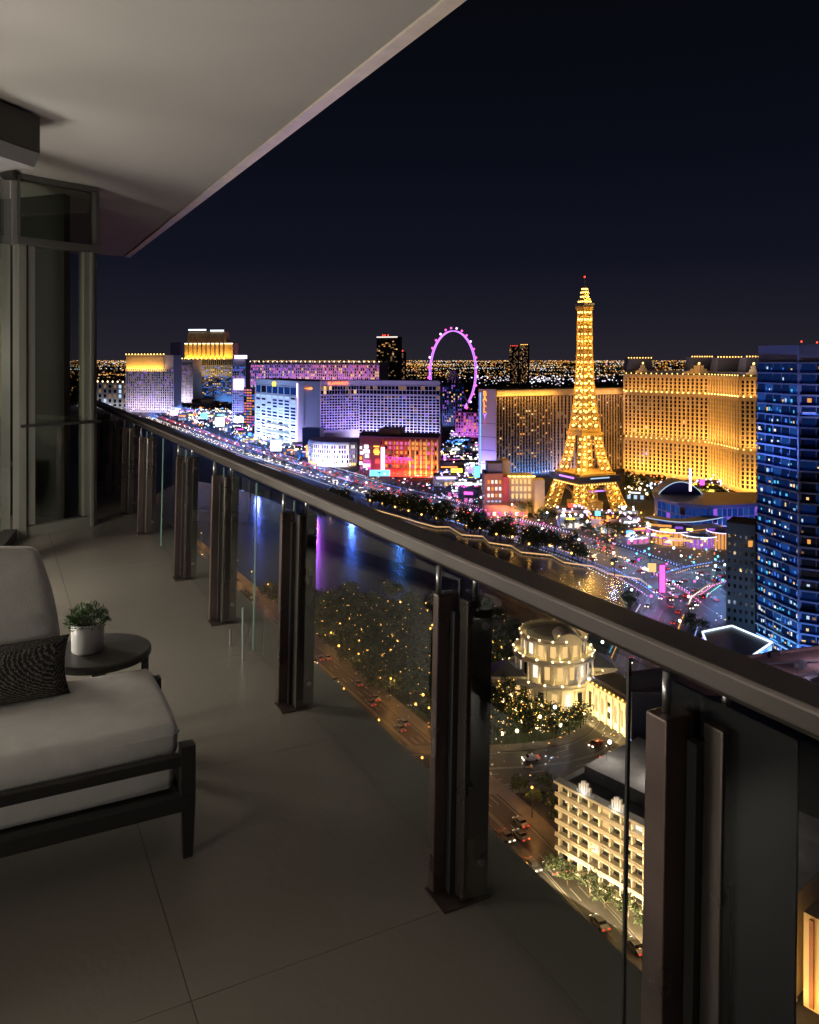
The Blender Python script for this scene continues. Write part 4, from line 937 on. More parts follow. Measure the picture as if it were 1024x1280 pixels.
for sx_, dy_ in ((-15.5, -3), (14.5, 4)):
    MB().prism([(cx + sx_ - 5, cy + dy_ - 5), (cx + sx_ + 5, cy + dy_ - 5), (cx + sx_ + 5, cy + dy_ + 5), (cx + sx_ - 5, cy + dy_ + 5)], 0, 8.2).build('pavilion_wall', cm, T)
    MB().prism([(cx + sx_ - 5.6, cy + dy_ - 5.6), (cx + sx_ + 5.6, cy + dy_ - 5.6), (cx + sx_ + 5.6, cy + dy_ + 5.6), (cx + sx_ - 5.6, cy + dy_ + 5.6)], 8.21, 9).build('pavilion_cornice', cm, T)
    MB().add([(cx + sx_ - 5, cy + dy_ - 5, 9.02), (cx + sx_ + 5, cy + dy_ - 5, 9.02), (cx + sx_ + 5, cy + dy_ + 5, 9.02), (cx + sx_ - 5, cy + dy_ + 5, 9.02), (cx + sx_, cy + dy_, 12.4)], [(0, 1, 4), (1, 2, 4), (2, 3, 4), (3, 0, 4)]).build('pavilion_roof', M['slate'], T)
    for i_ in range(3):
        MB().box(cx + sx_ - 3 + 3 * i_, cy + dy_ - 5.05, 3.6, 1.5, .12, 5).build('window', M['w_warm'], T)
        MB().tube([(cx + sx_ - 4.6 + 3 * i_, cy + dy_ - 5.4, 0), (cx + sx_ - 4.6 + 3 * i_, cy + dy_ - 5.4, 8.2)], .35, 8).build('column', cm, T)
T2 = thing('arcade_wing', 'low cream arcade wing running from the rotunda to the road', 'building', (cx + 20, cy - 12, 0))
wa_, wb_ = PD(735, 243), PD(800, 222)
uu = (wb_ - wa_).normalized(); nn_ = Vector((uu.y, -uu.x)); ln = (wb_ - wa_).length
MB().prism(slab(wa_, wb_, 11), 0, 9).build('wall', cm, T2); MB().prism(slab(wa_ + nn_ * .8, wb_ + nn_ * .8, 12), 9.02, 9.7).build('cornice', cm, T2); MB().prism(slab(wa_ - nn_ * 2, wb_ - nn_ * 2, 8), 9.72, 10.6).build('roof', M['slate'], T2)
for i in range(8):
    q = wa_ + uu * (ln * (i + .5) / 8); MB().obox((*(q - uu * .8 + nn_ * .02), 2), (*(uu * 1.6), 0), (*(nn_ * .1), 0), (0, 0, 4.8)).build('window', M['w_warm' if i % 3 else 'glassdark'], T2); q2 = wa_ + uu * (ln * i / 8)
    MB().obox((*(q2 - uu * .3), 0), (*(uu * .6), 0), (*(nn_ * .6), 0), (0, 0, 9)).build('pilaster', cm, T2)
k = MB(); [k.ball((*(wa_ + uu * (ln * (i + .5) / 12) + nn_ * .5), 10), .32, 6, 4) for i in range(12)]; k.build('cornice_lamp', M['e_amber'], T2, kind='stuff')
area(wa_, wb_, 6, .8, 7, 7500, (1, .7, .3), 1)

# ================================================================== BALCONY: structure
concrete = mat('balcony_concrete', (.225, .205, .175), .27, noise=.07, nscale=1.3, bump=.12, bscale=40, spec=.4)
for n_ in concrete.node_tree.nodes:
    if n_.type == 'TEX_COORD': tcn_ = n_
for n_ in concrete.node_tree.nodes:
    if n_.type == 'VALTORGB': n_.color_ramp.elements[0].position = .12; n_.color_ramp.elements[1].position = .88
for l_ in list(concrete.node_tree.links):
    if l_.to_socket.name == 'Roughness' and l_.from_node.type == 'MAP_RANGE': concrete.node_tree.links.remove(l_)
g_ = concrete.node_tree.nodes.new('ShaderNodeNewGeometry')
for l_ in list(concrete.node_tree.links):
    if l_.from_node == tcn_: t_ = l_.to_socket; concrete.node_tree.links.remove(l_); concrete.node_tree.links.new(g_.outputs['Position'], t_)
jointm = mat('tile_joint', (.42, .39, .34), .8)
soffit = mat('soffit_paint', (.38, .37, .355), .85, noise=.05, nscale=.8)
fasc = mat('fascia_stone', (.70, .62, .53), .45, noise=.12, nscale=6)
bronze = mat('bronze_steel', (.20, .148, .136), .30, .8, noise=.22, nscale=3, bump=.05, bscale=30)
bronzel = mat('bronze_steel_brushed', (.19, .165, .15), .28, .85, noise=.18, nscale=2)
railm_lit = mat('rail_top_lit', (.25, .215, .20), .36, .35, noise=.12, nscale=2.0)  # lighter rail top, the light falling on it put into the colour
railm_shaded = mat('rail_side_shaded', (.075, .062, .056), .42, .45, noise=.14, nscale=2.5)  # darker rail body, its shade put into the colour
alu = mat('aluminium_frame', (.34, .34, .30), .34, .6, noise=.08, nscale=2)
darkfr = mat('dark_frame', (.045, .043, .043), .45, .3); greyfr = mat('grey_frame', (.14, .135, .13), .4, .5)
SLAB = 1.595
S0, S1 = -2.2, 13.9
mb = MB()
mb.prism([BL(-4.2, S0), BL(SLAB, S0), BL(SLAB, S1), BL(-4.2, S1)], FLOOR - .35, FLOOR - .022); fl = struct('floor', mb, jointm)
base_t = {}
Ls = [-4.14, -3.24, -2.34, -1.44, -.44, .46, 1.36, SLAB];
s_ = 2.15 - 1.2 * 3
ss = [s_ + 1.2 * k for k in range(14)]
g = .0013
for i in range(len(Ls) - 1):
    for k in range(len(ss) - 1):
        wl, ws = Ls[i + 1] - Ls[i] - 2 * g, 1.2 - 2 * g
        if ss[k] > 13 or ss[k] < -2.0: continue
        key = round(wl, 3); q = BL(Ls[i] + g, ss[k] + g)
        if key not in base_t:
            m = MB(); o0 = Vector((q.x, q.y, FLOOR - .02)); a = Vector((CT, ST, 0)) * wl; b = Vector((-ST, CT, 0)) * ws
            m.obox(o0, a, b, (0, 0, .02)); o = m.build('tile', concrete, fl); base_t[key] = (o, q)
        else:
            src, q0 = base_t[key]; o = src.copy(); C.objects.link(o); o.parent = fl; o.location = (q.x - q0.x, q.y - q0.y, 0)
CEIL = 3.48
m = MB(); m.prism([BL(-9, S0 - 2), BL(1.952, S0 - 2), BL(1.952, 14.45), BL(-9, 14.45)], FLOOR + CEIL, FLOOR + CEIL + .3); ce = struct('ceiling', m, soffit)
m = MB(); m.prism([BL(1.960, S0 - 2), BL(2.055, S0 - 2), BL(2.055, 14.5), BL(1.960, 14.5)], FLOOR + CEIL - .012, FLOOR + CEIL + .32); m.build('edge_trim', fasc, ce)

# ---- balustrade
T = thing('balustrade', 'bronze steel and glass balcony balustrade with a broad flat handrail', 'balustrade', BL(1.3, 2.14))
LEAN = .022
def lean(p): h = p[2] - FLOOR; return Vector(p) + Vector((CT, ST, 0)) * (LEAN * (h - .5))
def rbox(m, L0, L1, s0, s1, z0, z1):
    vs = [lean(BL(L, s, z)) for z in (z0, z1) for L, s in ((L0, s0), (L1, s0), (L1, s1), (L0, s1))]
    return m.add(vs, [(3, 2, 1, 0), (4, 5, 6, 7), (0, 1, 5, 4), (1, 2, 6, 5), (2, 3, 7, 6), (3, 0, 4, 7)])
ra, rb_ = -1.5, 13.2
def railprof(prof, name, m_):
    m = MB(); n_ = len(prof); vs = [BL(L, s, z) for s in (ra, rb_) for L, z in prof]
    m.add(vs, [(i, (i + 1) % n_, n_ + (i + 1) % n_, n_ + i) for i in range(n_)] + [tuple(reversed(range(n_))), tuple(range(n_, 2 * n_))])
    return bevel(m.build(name, m_, T), .0025)
railprof([(1.278, 1.041), (1.290, 1.028), (1.352, 1.028), (1.366, 1.042), (1.366, 1.0795), (1.278, 1.0795)], 'handrail', railm_shaded)
railprof([(1.266, 1.080), (1.378, 1.080), (1.381, 1.084), (1.372, 1.0915), (1.272, 1.0925), (1.264, 1.086)], 'rail_lit_top', railm_lit)  # top layer split off to carry the painted lit tone
posts = [(1.15, 1), (2.137, 1), (3.70, 1), (5.12, 1), (6.28, 1), (8.1, 1), (9.25, 1), (10.45, 1), (11.8, 1)]
for s0, full in posts:
    m = MB()
    wide = abs(s0 - 1.15) < .01
    if full:
        rbox(m, 1.226 if wide else 1.240, 1.305, s0 + .08, s0 + (.14 if wide else .115), .012, .95); bevel(m.build('inner_bar', bronze, T), .004)
        m = MB(); rbox(m, 1.300, 1.394, s0, s0 + .05, .012, .945); bevel(m.build('outer_bar', bronzel, T), .004)
        m = MB(); rbox(m, 1.284, 1.318, s0 + .052, s0 + .078, .012, .90); m.build('clamp_plate', darkfr, T)
        m = MB(); rbox(m, 1.232, 1.402, s0 - .008, s0 + .122, .001, .006); m.build('base_plate', bronze, T)
        for k, (L, s) in enumerate(((1.26, s0 + .115), (1.35, s0 + .035))):
            MB().tube([lean(BL(L, s, .945)), lean(BL(L, s, 1.035))], .009, 10).build('pin', M['chrome'], T, smooth=True)
        p = lean(BL(1.365, s0 - .001, .86)); q = p + Vector((ST, -CT, 0)) * .008; MB().tube([p, q], .012, 12).build('bolt', M['chrome'], T)
        p = lean(BL(1.365, s0 - .001, .12)); q = p + Vector((ST, -CT, 0)) * .008; MB().tube([p, q], .012, 12).build('bolt', M['chrome'], T)
    else:
        rbox(m, 1.222, 1.33, s0 + .055, s0 + .125, .012, 1.0); bevel(m.build('inner_bar', darkfr, T), .004)
m = MB(); rbox(m, 1.327, 1.334, 1.0, 1.315, .012, .985); m.build('backing_plate', mat('backing_plate', (.018, .017, .022), .22, .4), T)
gl_s = [-1.4, .30, 1.432, 2.20, 3.80, 4.45, 5.19, 6.36, 7.32, 8.18, 9.33, 10.5, 11.9, 13.1]
for a, b in zip(gl_s, gl_s[1:]):
    m = MB(); rbox(m, 1.3058, 1.3155, a + .006, b - .006, .05, 1.0); m.build('glass_pane', M['pane'], T)
gedge = mat('glass_edge', (.34, .56, .48), .25)
for s in gl_s[1:-1]: m = MB(); rbox(m, 1.3064, 1.3149, s - .0035, s + .0035, .05, 1.0); m.build('pane_edge', gedge if s > 3 else darkfr, T)
for s in (4.45, 4.72):                                                     # slim rod and foot by the joint
    MB().tube([BL(1.24, s, .0), BL(1.24, s, .30 if s < 4.6 else .1)], .006, 8).build('rod', M['chrome'], T)

# ---- curtain wall
A = Vector((-3.77, 7.66)); Bc = Vector((-3.27, 8.29)); T = thing('glass_wall', 'floor to ceiling glass wall with dark transoms and pale aluminium frames', 'glass wall', (A.x, A.y, FLOOR))
uw_ = (Bc - A).normalized(); nw_ = Vector((uw_.y, -uw_.x)); wl_ = (Bc - A).length
def wbox(m, t0, t1, o0, o1, z0, z1, org=A, u=uw_, n=nw_):
    return m.obox((*(org + u * t0 + n * o0), FLOOR + z0), (*(u * (t1 - t0)), 0), (*(n * (o1 - o0)), 0), (0, 0, z1 - z0))
for nm, t0, t1, o0, o1, z0, z1, mt in (('mullion', -.02, .055, -.02, .10, .0, 2.80, alu), ('mullion', .085, .155, -.03, .07, .11, 2.80, alu), ('mullion', .66, .715, -.03, .06, .11, 2.80, alu), ('mullion', .72, .755, -.02, .09, .0, 2.80, alu), ('mullion', .76, .81, -.05, .05, .0, 2.80, alu),
        ('sill', .056, .719, -.04, .07, 0, .10, alu), ('transom', -.03, .83, -.04, .10, 2.80, 2.875, greyfr), ('head_frame', -.03, .82, -.04, .08, 3.43, 3.478, greyfr), ('mullion', .775, .82, -.04, .08, 2.876, 3.429, greyfr), ('mullion', -.03, .01, -.04, .08, 2.876, 3.429, greyfr)):
    m = MB(); wbox(m, t0, t1, o0, o1, z0, z1); bevel(m.build(nm, mt, T), .004)
dpane = glassmat('door_glass', (.80, .83, .78), 2.6)
m = MB(); wbox(m, .156, .659, .0, .012, .1, 2.80); m.build('pane', dpane, T)
m = MB(); wbox(m, .011, .774, .0, .012, 2.876, 3.429); m.build('pane', glassmat('fanlight_glass', (.60, .63, .58), 2.6), T)
m = MB(); wbox(m, .0, .82, .10, .118, 1.055, 1.085); m.build('grab_rail', darkfr, T)
Cc = Vector((-3.43, 6.45)); E1 = Vector((-2.75, 3.6)); E2 = Vector((-2.55, -3.0))
def wallrun(P, Q, mull):
    u = (Q - P).normalized(); n = Vector((-u.y, u.x)); ln = (Q - P).length
    for t in mull: m = MB(); wbox(m, t * ln - .035, t * ln + .035, -.05, .09, 0, CEIL, P, u, n); m.build('mullion', darkfr, T)
    for z0, z1 in ((0, .1), (3.4, 3.478)): m = MB(); wbox(m, .04, ln - .04, -.04, .07, z0, z1, P, u, n); m.build('transom' if z0 else 'sill', darkfr, T)
    m = MB(); wbox(m, .04, ln - .04, .0, .012, .1, 3.4, P, u, n); m.build('pane', M['wallpane'], T)
wallrun(A + Vector((-.03, -.06)), Cc, (.9,)); wallrun(Cc, E1, (.02, .5, .98)); wallrun(E1, E2, (.35, .7, .99))
# room behind the glass
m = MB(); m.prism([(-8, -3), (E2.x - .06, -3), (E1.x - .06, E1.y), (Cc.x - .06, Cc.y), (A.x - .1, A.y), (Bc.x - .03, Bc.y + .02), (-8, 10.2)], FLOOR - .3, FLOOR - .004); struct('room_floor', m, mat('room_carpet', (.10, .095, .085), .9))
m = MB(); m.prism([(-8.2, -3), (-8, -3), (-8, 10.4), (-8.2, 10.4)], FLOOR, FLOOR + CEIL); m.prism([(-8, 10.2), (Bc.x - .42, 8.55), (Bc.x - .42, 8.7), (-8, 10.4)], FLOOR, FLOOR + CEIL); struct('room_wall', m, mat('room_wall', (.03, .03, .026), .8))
T = thing('curtain', 'pale yellow floor length curtain hanging behind the glass door', 'curtain', (-4.45, 8.2, FLOOR))
m = MB(); pts = []
for i in range(49):
    t = i / 48; p = Vector((-4.70, 8.15)) + Vector((.36, .36)) * t; off = .035 * math.sin(t * 34) + .012 * math.sin(t * 81); pts.append((p.x + off * .7, p.y - off * .7))
for i in range(48): m.quad((*pts[i], FLOOR + .02), (*pts[i + 1], FLOOR + .02), (*pts[i + 1], FLOOR + 2.78), (*pts[i], FLOOR + 2.78))
o = m.build('cloth', mat('curtain_cloth', (.40, .36, .16), .9), T, smooth=True); o.modifiers.new('thickness', 'SOLIDIFY').thickness = .004
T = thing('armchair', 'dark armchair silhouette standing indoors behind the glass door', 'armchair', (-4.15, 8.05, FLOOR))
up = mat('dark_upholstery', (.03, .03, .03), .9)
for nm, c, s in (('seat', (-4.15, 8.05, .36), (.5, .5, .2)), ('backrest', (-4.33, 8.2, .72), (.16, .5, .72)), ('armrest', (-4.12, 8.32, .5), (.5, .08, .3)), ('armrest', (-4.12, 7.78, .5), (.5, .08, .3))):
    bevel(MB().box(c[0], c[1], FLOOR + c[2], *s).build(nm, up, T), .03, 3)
for sx in (-.2, .2):
    for sy in (-.2, .2): MB().box(-4.15 + sx, 8.05 + sy, FLOOR + .13, .04, .04, .26).build('leg', up, T)
# lamps of the room
def floor_lamp(x, y, pw, h=1.5):
    T = thing('floor_lamp', 'warm standing lamp with fabric shade glowing inside the room', 'lamp', (x, y, FLOOR), 'standing lamps in the room')
    MB().lathe([(.001, 0), (.16, 0), (.16, .02), (.001, .025)], (x, y, FLOOR), 16).build('base', darkfr, T); MB().tube([(x, y, FLOOR + .02), (x, y, FLOOR + h - .12)], .012, 8).build('stem', darkfr, T)
    MB().ball((x, y, FLOOR + h + .25), .42, 20, 12).build('shade', emit('lamp_shade', (1, .91, .80), pw * .2, True), T, smooth=True)
floor_lamp(-3.6, -.9, 105, .75); floor_lamp(-3.35, 2.5, 165, .6); floor_lamp(-4.0, 4.8, 215, .7); floor_lamp(-6.4, 7.0, 9, 1.5)
# soffit bulkhead
T = thing('bulkhead', 'dark boxed bulkhead hanging from the soffit above the glass wall', 'bulkhead', (-2.7, 5.8, FLOOR + 3.1))
u0 = Vector((-2.68, 5.8)); d0 = Vector((-.10, -.37)).normalized()
pl = [u0, u0 + d0 * .36, u0 + d0 * 2.4, u0 + d0 * 2.4 + Vector((-1.2, .3)), u0 + Vector((-1.1, .5))]
MB().prism([u0, u0 + d0 * .545, u0 + d0 * .545 + Vector((-.5, .2)), u0 + Vector((-.5, .2))], FLOOR + 3.2, FLOOR + 3.46).build('panel', darkfr, T)
MB().prism([u0 + d0 * .55, u0 + d0 * 2.4, u0 + d0 * 2.4 + Vector((-.5, .2)), u0 + d0 * .55 + Vector((-.5, .2))], FLOOR + 3.2, FLOOR + 3.46).build('panel', darkfr, T)
nn = Vector((-d0.y, d0.x)); nn = nn if nn.x > 0 else -nn
m = MB(); q0, q1 = u0, u0 + d0 * 2.4; i0 = Vector((-.5, .2))
m.add([(*q0, FLOOR + 3.195), (*q1, FLOOR + 3.195), (*(q1 - nn * .05), FLOOR + 3.10), (*(q0 - nn * .05), FLOOR + 3.10), (*(q0 + i0), FLOOR + 3.195), (*(q1 + i0), FLOOR + 3.195), (*(q1 + i0), FLOOR + 3.10), (*(q0 + i0), FLOOR + 3.10)],
      [(0, 1, 2, 3), (3, 2, 6, 7), (0, 3, 7, 4), (1, 5, 6, 2), (0, 4, 5, 1)]); m.build('lower_trim', mat('grey_trim', (.2, .2, .21), .6), T)

# ---- daybed sofa
fabric = mat('sofa_fabric', (.80, .78, .75), .95, noise=.06, nscale=14, bump=.45, bscale=330)
wood = mat('dark_frame_metal', (.03, .028, .027), .5)
T = thing('sofa', 'white cushioned lounge sofa on a dark slender frame', 'sofa', BL(-.3, 3.1))
def lbox(m, L0, L1, s0, s1, z0, z1):
    vs = [BL(L, s, z) for z in (z0, z1) for L, s in ((L0, s0), (L1, s0), (L1, s1), (L0, s1))]
    return m.add(vs, [(3, 2, 1, 0), (4, 5, 6, 7), (0, 1, 5, 4), (1, 2, 6, 5), (2, 3, 7, 6), (3, 0, 4, 7)])
def cushion(name, L0, L1, s0, s1, z0, z1, m_, bulge=.025, nL=14, nS=10, nZ=5, warp=None):
    """soft box: subdivided, corners pulled in, faces swollen"""
    vs = {}; fs = []; m = MB(); idx = {}
    def P(a, b, c):
        x, y, z = a * 2 - 1, b * 2 - 1, c * 2 - 1; r = .5
        bx = bulge * (1 - y * y) * (1 - z * z); by = bulge * (1 - x ** 4) * (1 - z * z); bz = bulge * (1 - x ** 4) * (1 - y ** 4)
        L = L0 + (L1 - L0) * a + math.copysign(bx, x) * (abs(x) > .999); s = s0 + (s1 - s0) * b + math.copysign(by, y) * (abs(y) > .999); zz = z0 + (z1 - z0) * c + math.copysign(bz, z) * (abs(z) > .999)
        q = (L, s, zz)
        if warp: q = warp(*q)
        return BL(*q)
    def vid(i, j, k):
        if (i, j, k) not in idx: idx[(i, j, k)] = len(m.v); m.v.append(tuple(P(i / nL, j / nS, k / nZ)))
        return idx[(i, j, k)]
    for i in range(nL):
        for j in range(nS):
            m.f.append([vid(i, j + 1, 0), vid(i + 1, j + 1, 0), vid(i + 1, j, 0), vid(i, j, 0)]); m.f.append([vid(i, j, nZ), vid(i + 1, j, nZ), vid(i + 1, j + 1, nZ), vid(i, j + 1, nZ)])
    for i in range(nL):
        for k in range(nZ):
            m.f.append([vid(i, 0, k), vid(i + 1, 0, k), vid(i + 1, 0, k + 1), vid(i, 0, k + 1)]); m.f.append([vid(i, nS, k + 1), vid(i + 1, nS, k + 1), vid(i + 1, nS, k), vid(i, nS, k)])
    for j in range(nS):
        for k in range(nZ):
            m.f.append([vid(0, j, k + 1), vid(0, j + 1, k + 1), vid(0, j + 1, k), vid(0, j, k)]); m.f.append([vid(nL, j, k), vid(nL, j + 1, k), vid(nL, j + 1, k + 1), vid(nL, j, k + 1)])
    m.m = [0] * len(m.f)
    return m, name, m_
def softbuild(c, parent, wd=.028):
    m, name, m_ = c; o = m.build(name, m_, parent, smooth=True)
    b = o.modifiers.new('bevel', 'BEVEL'); b.width = wd; b.segments = 4; b.limit_method = 'ANGLE'; b.angle_limit = R(50)
    return o
SL0 = -1.25
sc_ = softbuild(cushion('seat_cushion', SL0, .562, 2.835, 3.41, .325, .442, fabric, .014), T)
softbuild(cushion('lower_cushion', SL0, .552, 2.845, 3.39, .205, .323, fabric, .010), T)
m = MB(); pts = [BL(SL0, 2.829, .405), BL(.545, 2.829, .405), BL(.566, 2.85, .405), BL(.566, 3.38, .405)]
m.tube(pts, .0035, 6); m.build('piping', fabric, sc_)
def bwarp(L, s, z):
    t = (z - .44) / .5; return (L - .075 * max(0, t) * (1 if L > -.2 else 0), s + .13 * t, z)
bc = softbuild(cushion('back_cushion', -1.15, .225, 3.33, 3.47, .44, .945, fabric, .03, 14, 4, 10, bwarp), T, .045)
m = MB(); lbox(m, SL0, .575, 2.775, 2.81, .315, .352); bevel(m.build('front_rail', wood, T), .004)
m = MB(); lbox(m, SL0, .60, 2.765, 2.815, .165, .215); bevel(m.build('lower_rail', wood, T), .004)
m = MB(); lbox(m, .565, .60, 2.816, 3.41, .165, .215); bevel(m.build('side_rail', wood, T), .004)
m = MB(); lbox(m, SL0, .60, 3.411, 3.45, .165, .215); bevel(m.build('rear_rail', wood, T), .004)
m = MB(); lbox(m, SL0, .56, 2.83, 3.40, .17, .2); m.build('base_panel', wood, T)
m = MB(); lbox(m, -1.15, .15, 3.60, 3.63, .2, .75); bevel(m.build('back_frame', wood, T), .004)
for L, s in ((.583, 2.79), (.583, 3.43), (-1.2, 2.79), (-1.2, 3.43)):
    m = MB(); vs = [BL(L + a * r, s + b * r, z) for z, r in ((.0, .016), (.2, .024), (.384, .024)) for a, b in ((-1, -1), (1, -1), (1, 1), (-1, 1))]
    m.add(vs, [(3, 2, 1, 0), (8, 9, 10, 11)] + [(4 * k + i, 4 * k + (i + 1) % 4, 4 * k + 4 + (i + 1) % 4, 4 * k + 4 + i) for k in range(2) for i in range(4)]); m.build('leg', wood, T)
# patterned lumbar pillow
def pillowmat():
    m = bpy.data.materials.new('woven_pillow'); m.use_nodes = True; t = m.node_tree; b = t.nodes['Principled BSDF']; b.inputs['Roughness'].default_value = .95
    tcn = t.nodes.new('ShaderNodeTexCoord'); mp_ = t.nodes.new('ShaderNodeMapping'); mp_.inputs['Rotation'].default_value = (.3, .5, .7)
    wv = t.nodes.new('ShaderNodeTexWave'); wv.inputs['Scale'].default_value = 62; wv.inputs['Distortion'].default_value = 5; wv.inputs['Detail'].default_value = 2; wv.inputs['Detail Scale'].default_value = 2.2
    r = t.nodes.new('ShaderNodeValToRGB'); r.color_ramp.elements[0].position = .62; r.color_ramp.elements[1].position = .95; r.color_ramp.elements[0].color = (.025, .024, .024, 1); r.color_ramp.elements[1].color = (.22, .205, .19, 1)
    t.links.new(tcn.outputs['Object'], mp_.inputs[0]); t.links.new(mp_.outputs[0], wv.inputs[0]); t.links.new(wv.outputs['Fac'], r.inputs[0]); t.links.new(r.outputs[0], b.inputs['Base Color'])
    bp = t.nodes.new('ShaderNodeBump'); bp.inputs['Strength'].default_value = .5; bp.inputs['Distance'].default_value = .004; t.links.new(wv.outputs['Fac'], bp.inputs['Height']); t.links.new(bp.outputs[0], b.inputs['Normal'])
    return m
m = MB(); nu, nv = 20, 12; bl0 = BL(-.33, 3.27, .452); idx = {}
for sd in (0, 1):
    for i in range(nu + 1):
        for j in range(nv + 1):
            edge = i in (0, nu) or j in (0, nv)
            if sd and edge: idx[(sd, i, j)] = idx[(0, i, j)]; continue
            x, y = i / nu * 2 - 1, j / nv * 2 - 1; th = .075 * (1 - x * x) ** .42 * (1 - y * y) ** .42; pin = 1 - .05 * (1 - abs(y)) * abs(x) ** 6 * 0
            L = -.15 + .40 * x * (1 - .05 * (1 - y * y)); h = .105 + .104 * y * (1 - .06 * (1 - x * x)); s = 3.24 + .30 * h + (-th if sd == 0 else th)
            idx[(sd, i, j)] = len(m.v); m.v.append(tuple(BL(L, s, .448 + h)))
for sd in (0, 1):
    for i in range(nu):
        for j in range(nv):
            q = [idx[(sd, i, j)], idx[(sd, i + 1, j)], idx[(sd, i + 1, j + 1)], idx[(sd, i, j + 1)]]; m.f.append(q if sd == 0 else q[::-1]); m.m.append(0)
pil = m.build('throw_pillow', pillowmat(), None, smooth=True, loc=BL(-.15, 3.24, .45)); tag(pil, 'dark woven lumbar pillow with pale squiggle pattern leaning on the sofa back', 'pillow')
# side table
tcx = BL(.395, 3.66); T = thing('side_table', 'round dark side table behind the sofa', 'side table', (tcx.x, tcx.y, FLOOR))
tm = mat('table_top', (.07, .066, .062), .5, noise=.1, nscale=6)
bevel(MB().lathe([(.001, .425), (.205, .425), (.212, .432), (.212, .452), (.206, .459), (.001, .459)], (tcx.x, tcx.y, FLOOR), 48).build('table_top', tm, T, smooth=False), .002)
for k in range(4):
    an = .3 + math.pi / 2 * k; MB().box(tcx.x + .185 * math.cos(an), tcx.y + .185 * math.sin(an), FLOOR + .212, .03, .03, .424, an).build('leg', wood, T)
# potted plant
pc = Vector(((110 - 512) / F * 3.42, 3.42, FLOOR + .459)); T = thing('potted_plant', 'small bushy green plant in a white cylinder pot on the side table', 'plant', pc)
MB().lathe([(.001, 0), (.062, 0), (.066, .006), (.068, .118), (.064, .122), (.060, .118), (.059, .1), (.001, .1)], pc, 32).build('pot', mat('white_ceramic', (.82, .81, .79), .3), T, smooth=True)
MB().lathe([(.001, .101), (.0585, .101)], pc, 24).build('soil', M['bark'], T)
rp_ = random.Random(2); m = MB()
for i in range(1100):
    an = rp_.uniform(0, 6.283); el_ = math.asin(rp_.uniform(-.12, 1)); r = rp_.uniform(.045, .088); d = Vector((math.cos(an) * math.cos(el_), math.sin(an) * math.cos(el_), math.sin(el_) * .92))
    p = pc + Vector((0, 0, .115)) + d * r; ax = (d + Vector((rp_.uniform(-.7, .7), rp_.uniform(-.7, .7), rp_.uniform(-.2, .8)))).normalized(); sd = ax.cross(Vector((rp_.uniform(-1, 1), rp_.uniform(-1, 1), rp_.uniform(-1, 1)))).normalized()
    ln, wd = rp_.uniform(.012, .026), rp_.uniform(.0016, .0034); m.mat(rp_.choice((0, 0, 1, 2))); m.add([p, p + ax * ln * .5 + sd * wd, p + ax * ln, p + ax * ln * .5 - sd * wd], [(0, 1, 2, 3)])
m.build('foliage', [mat('plant_green', (.035, .10, .018), .55), mat('plant_deep', (.02, .06, .012), .55), mat('plant_tip', (.07, .15, .03), .55)], T, kind='stuff')
m = MB(); [m.tube([pc + Vector((0, 0, .1)), pc + Vector((.05 * math.cos(a), .05 * math.sin(a), .16))], .0022, 5) for a in [k * .7 for k in range(9)]]; m.build('stem', M['bark'], T)

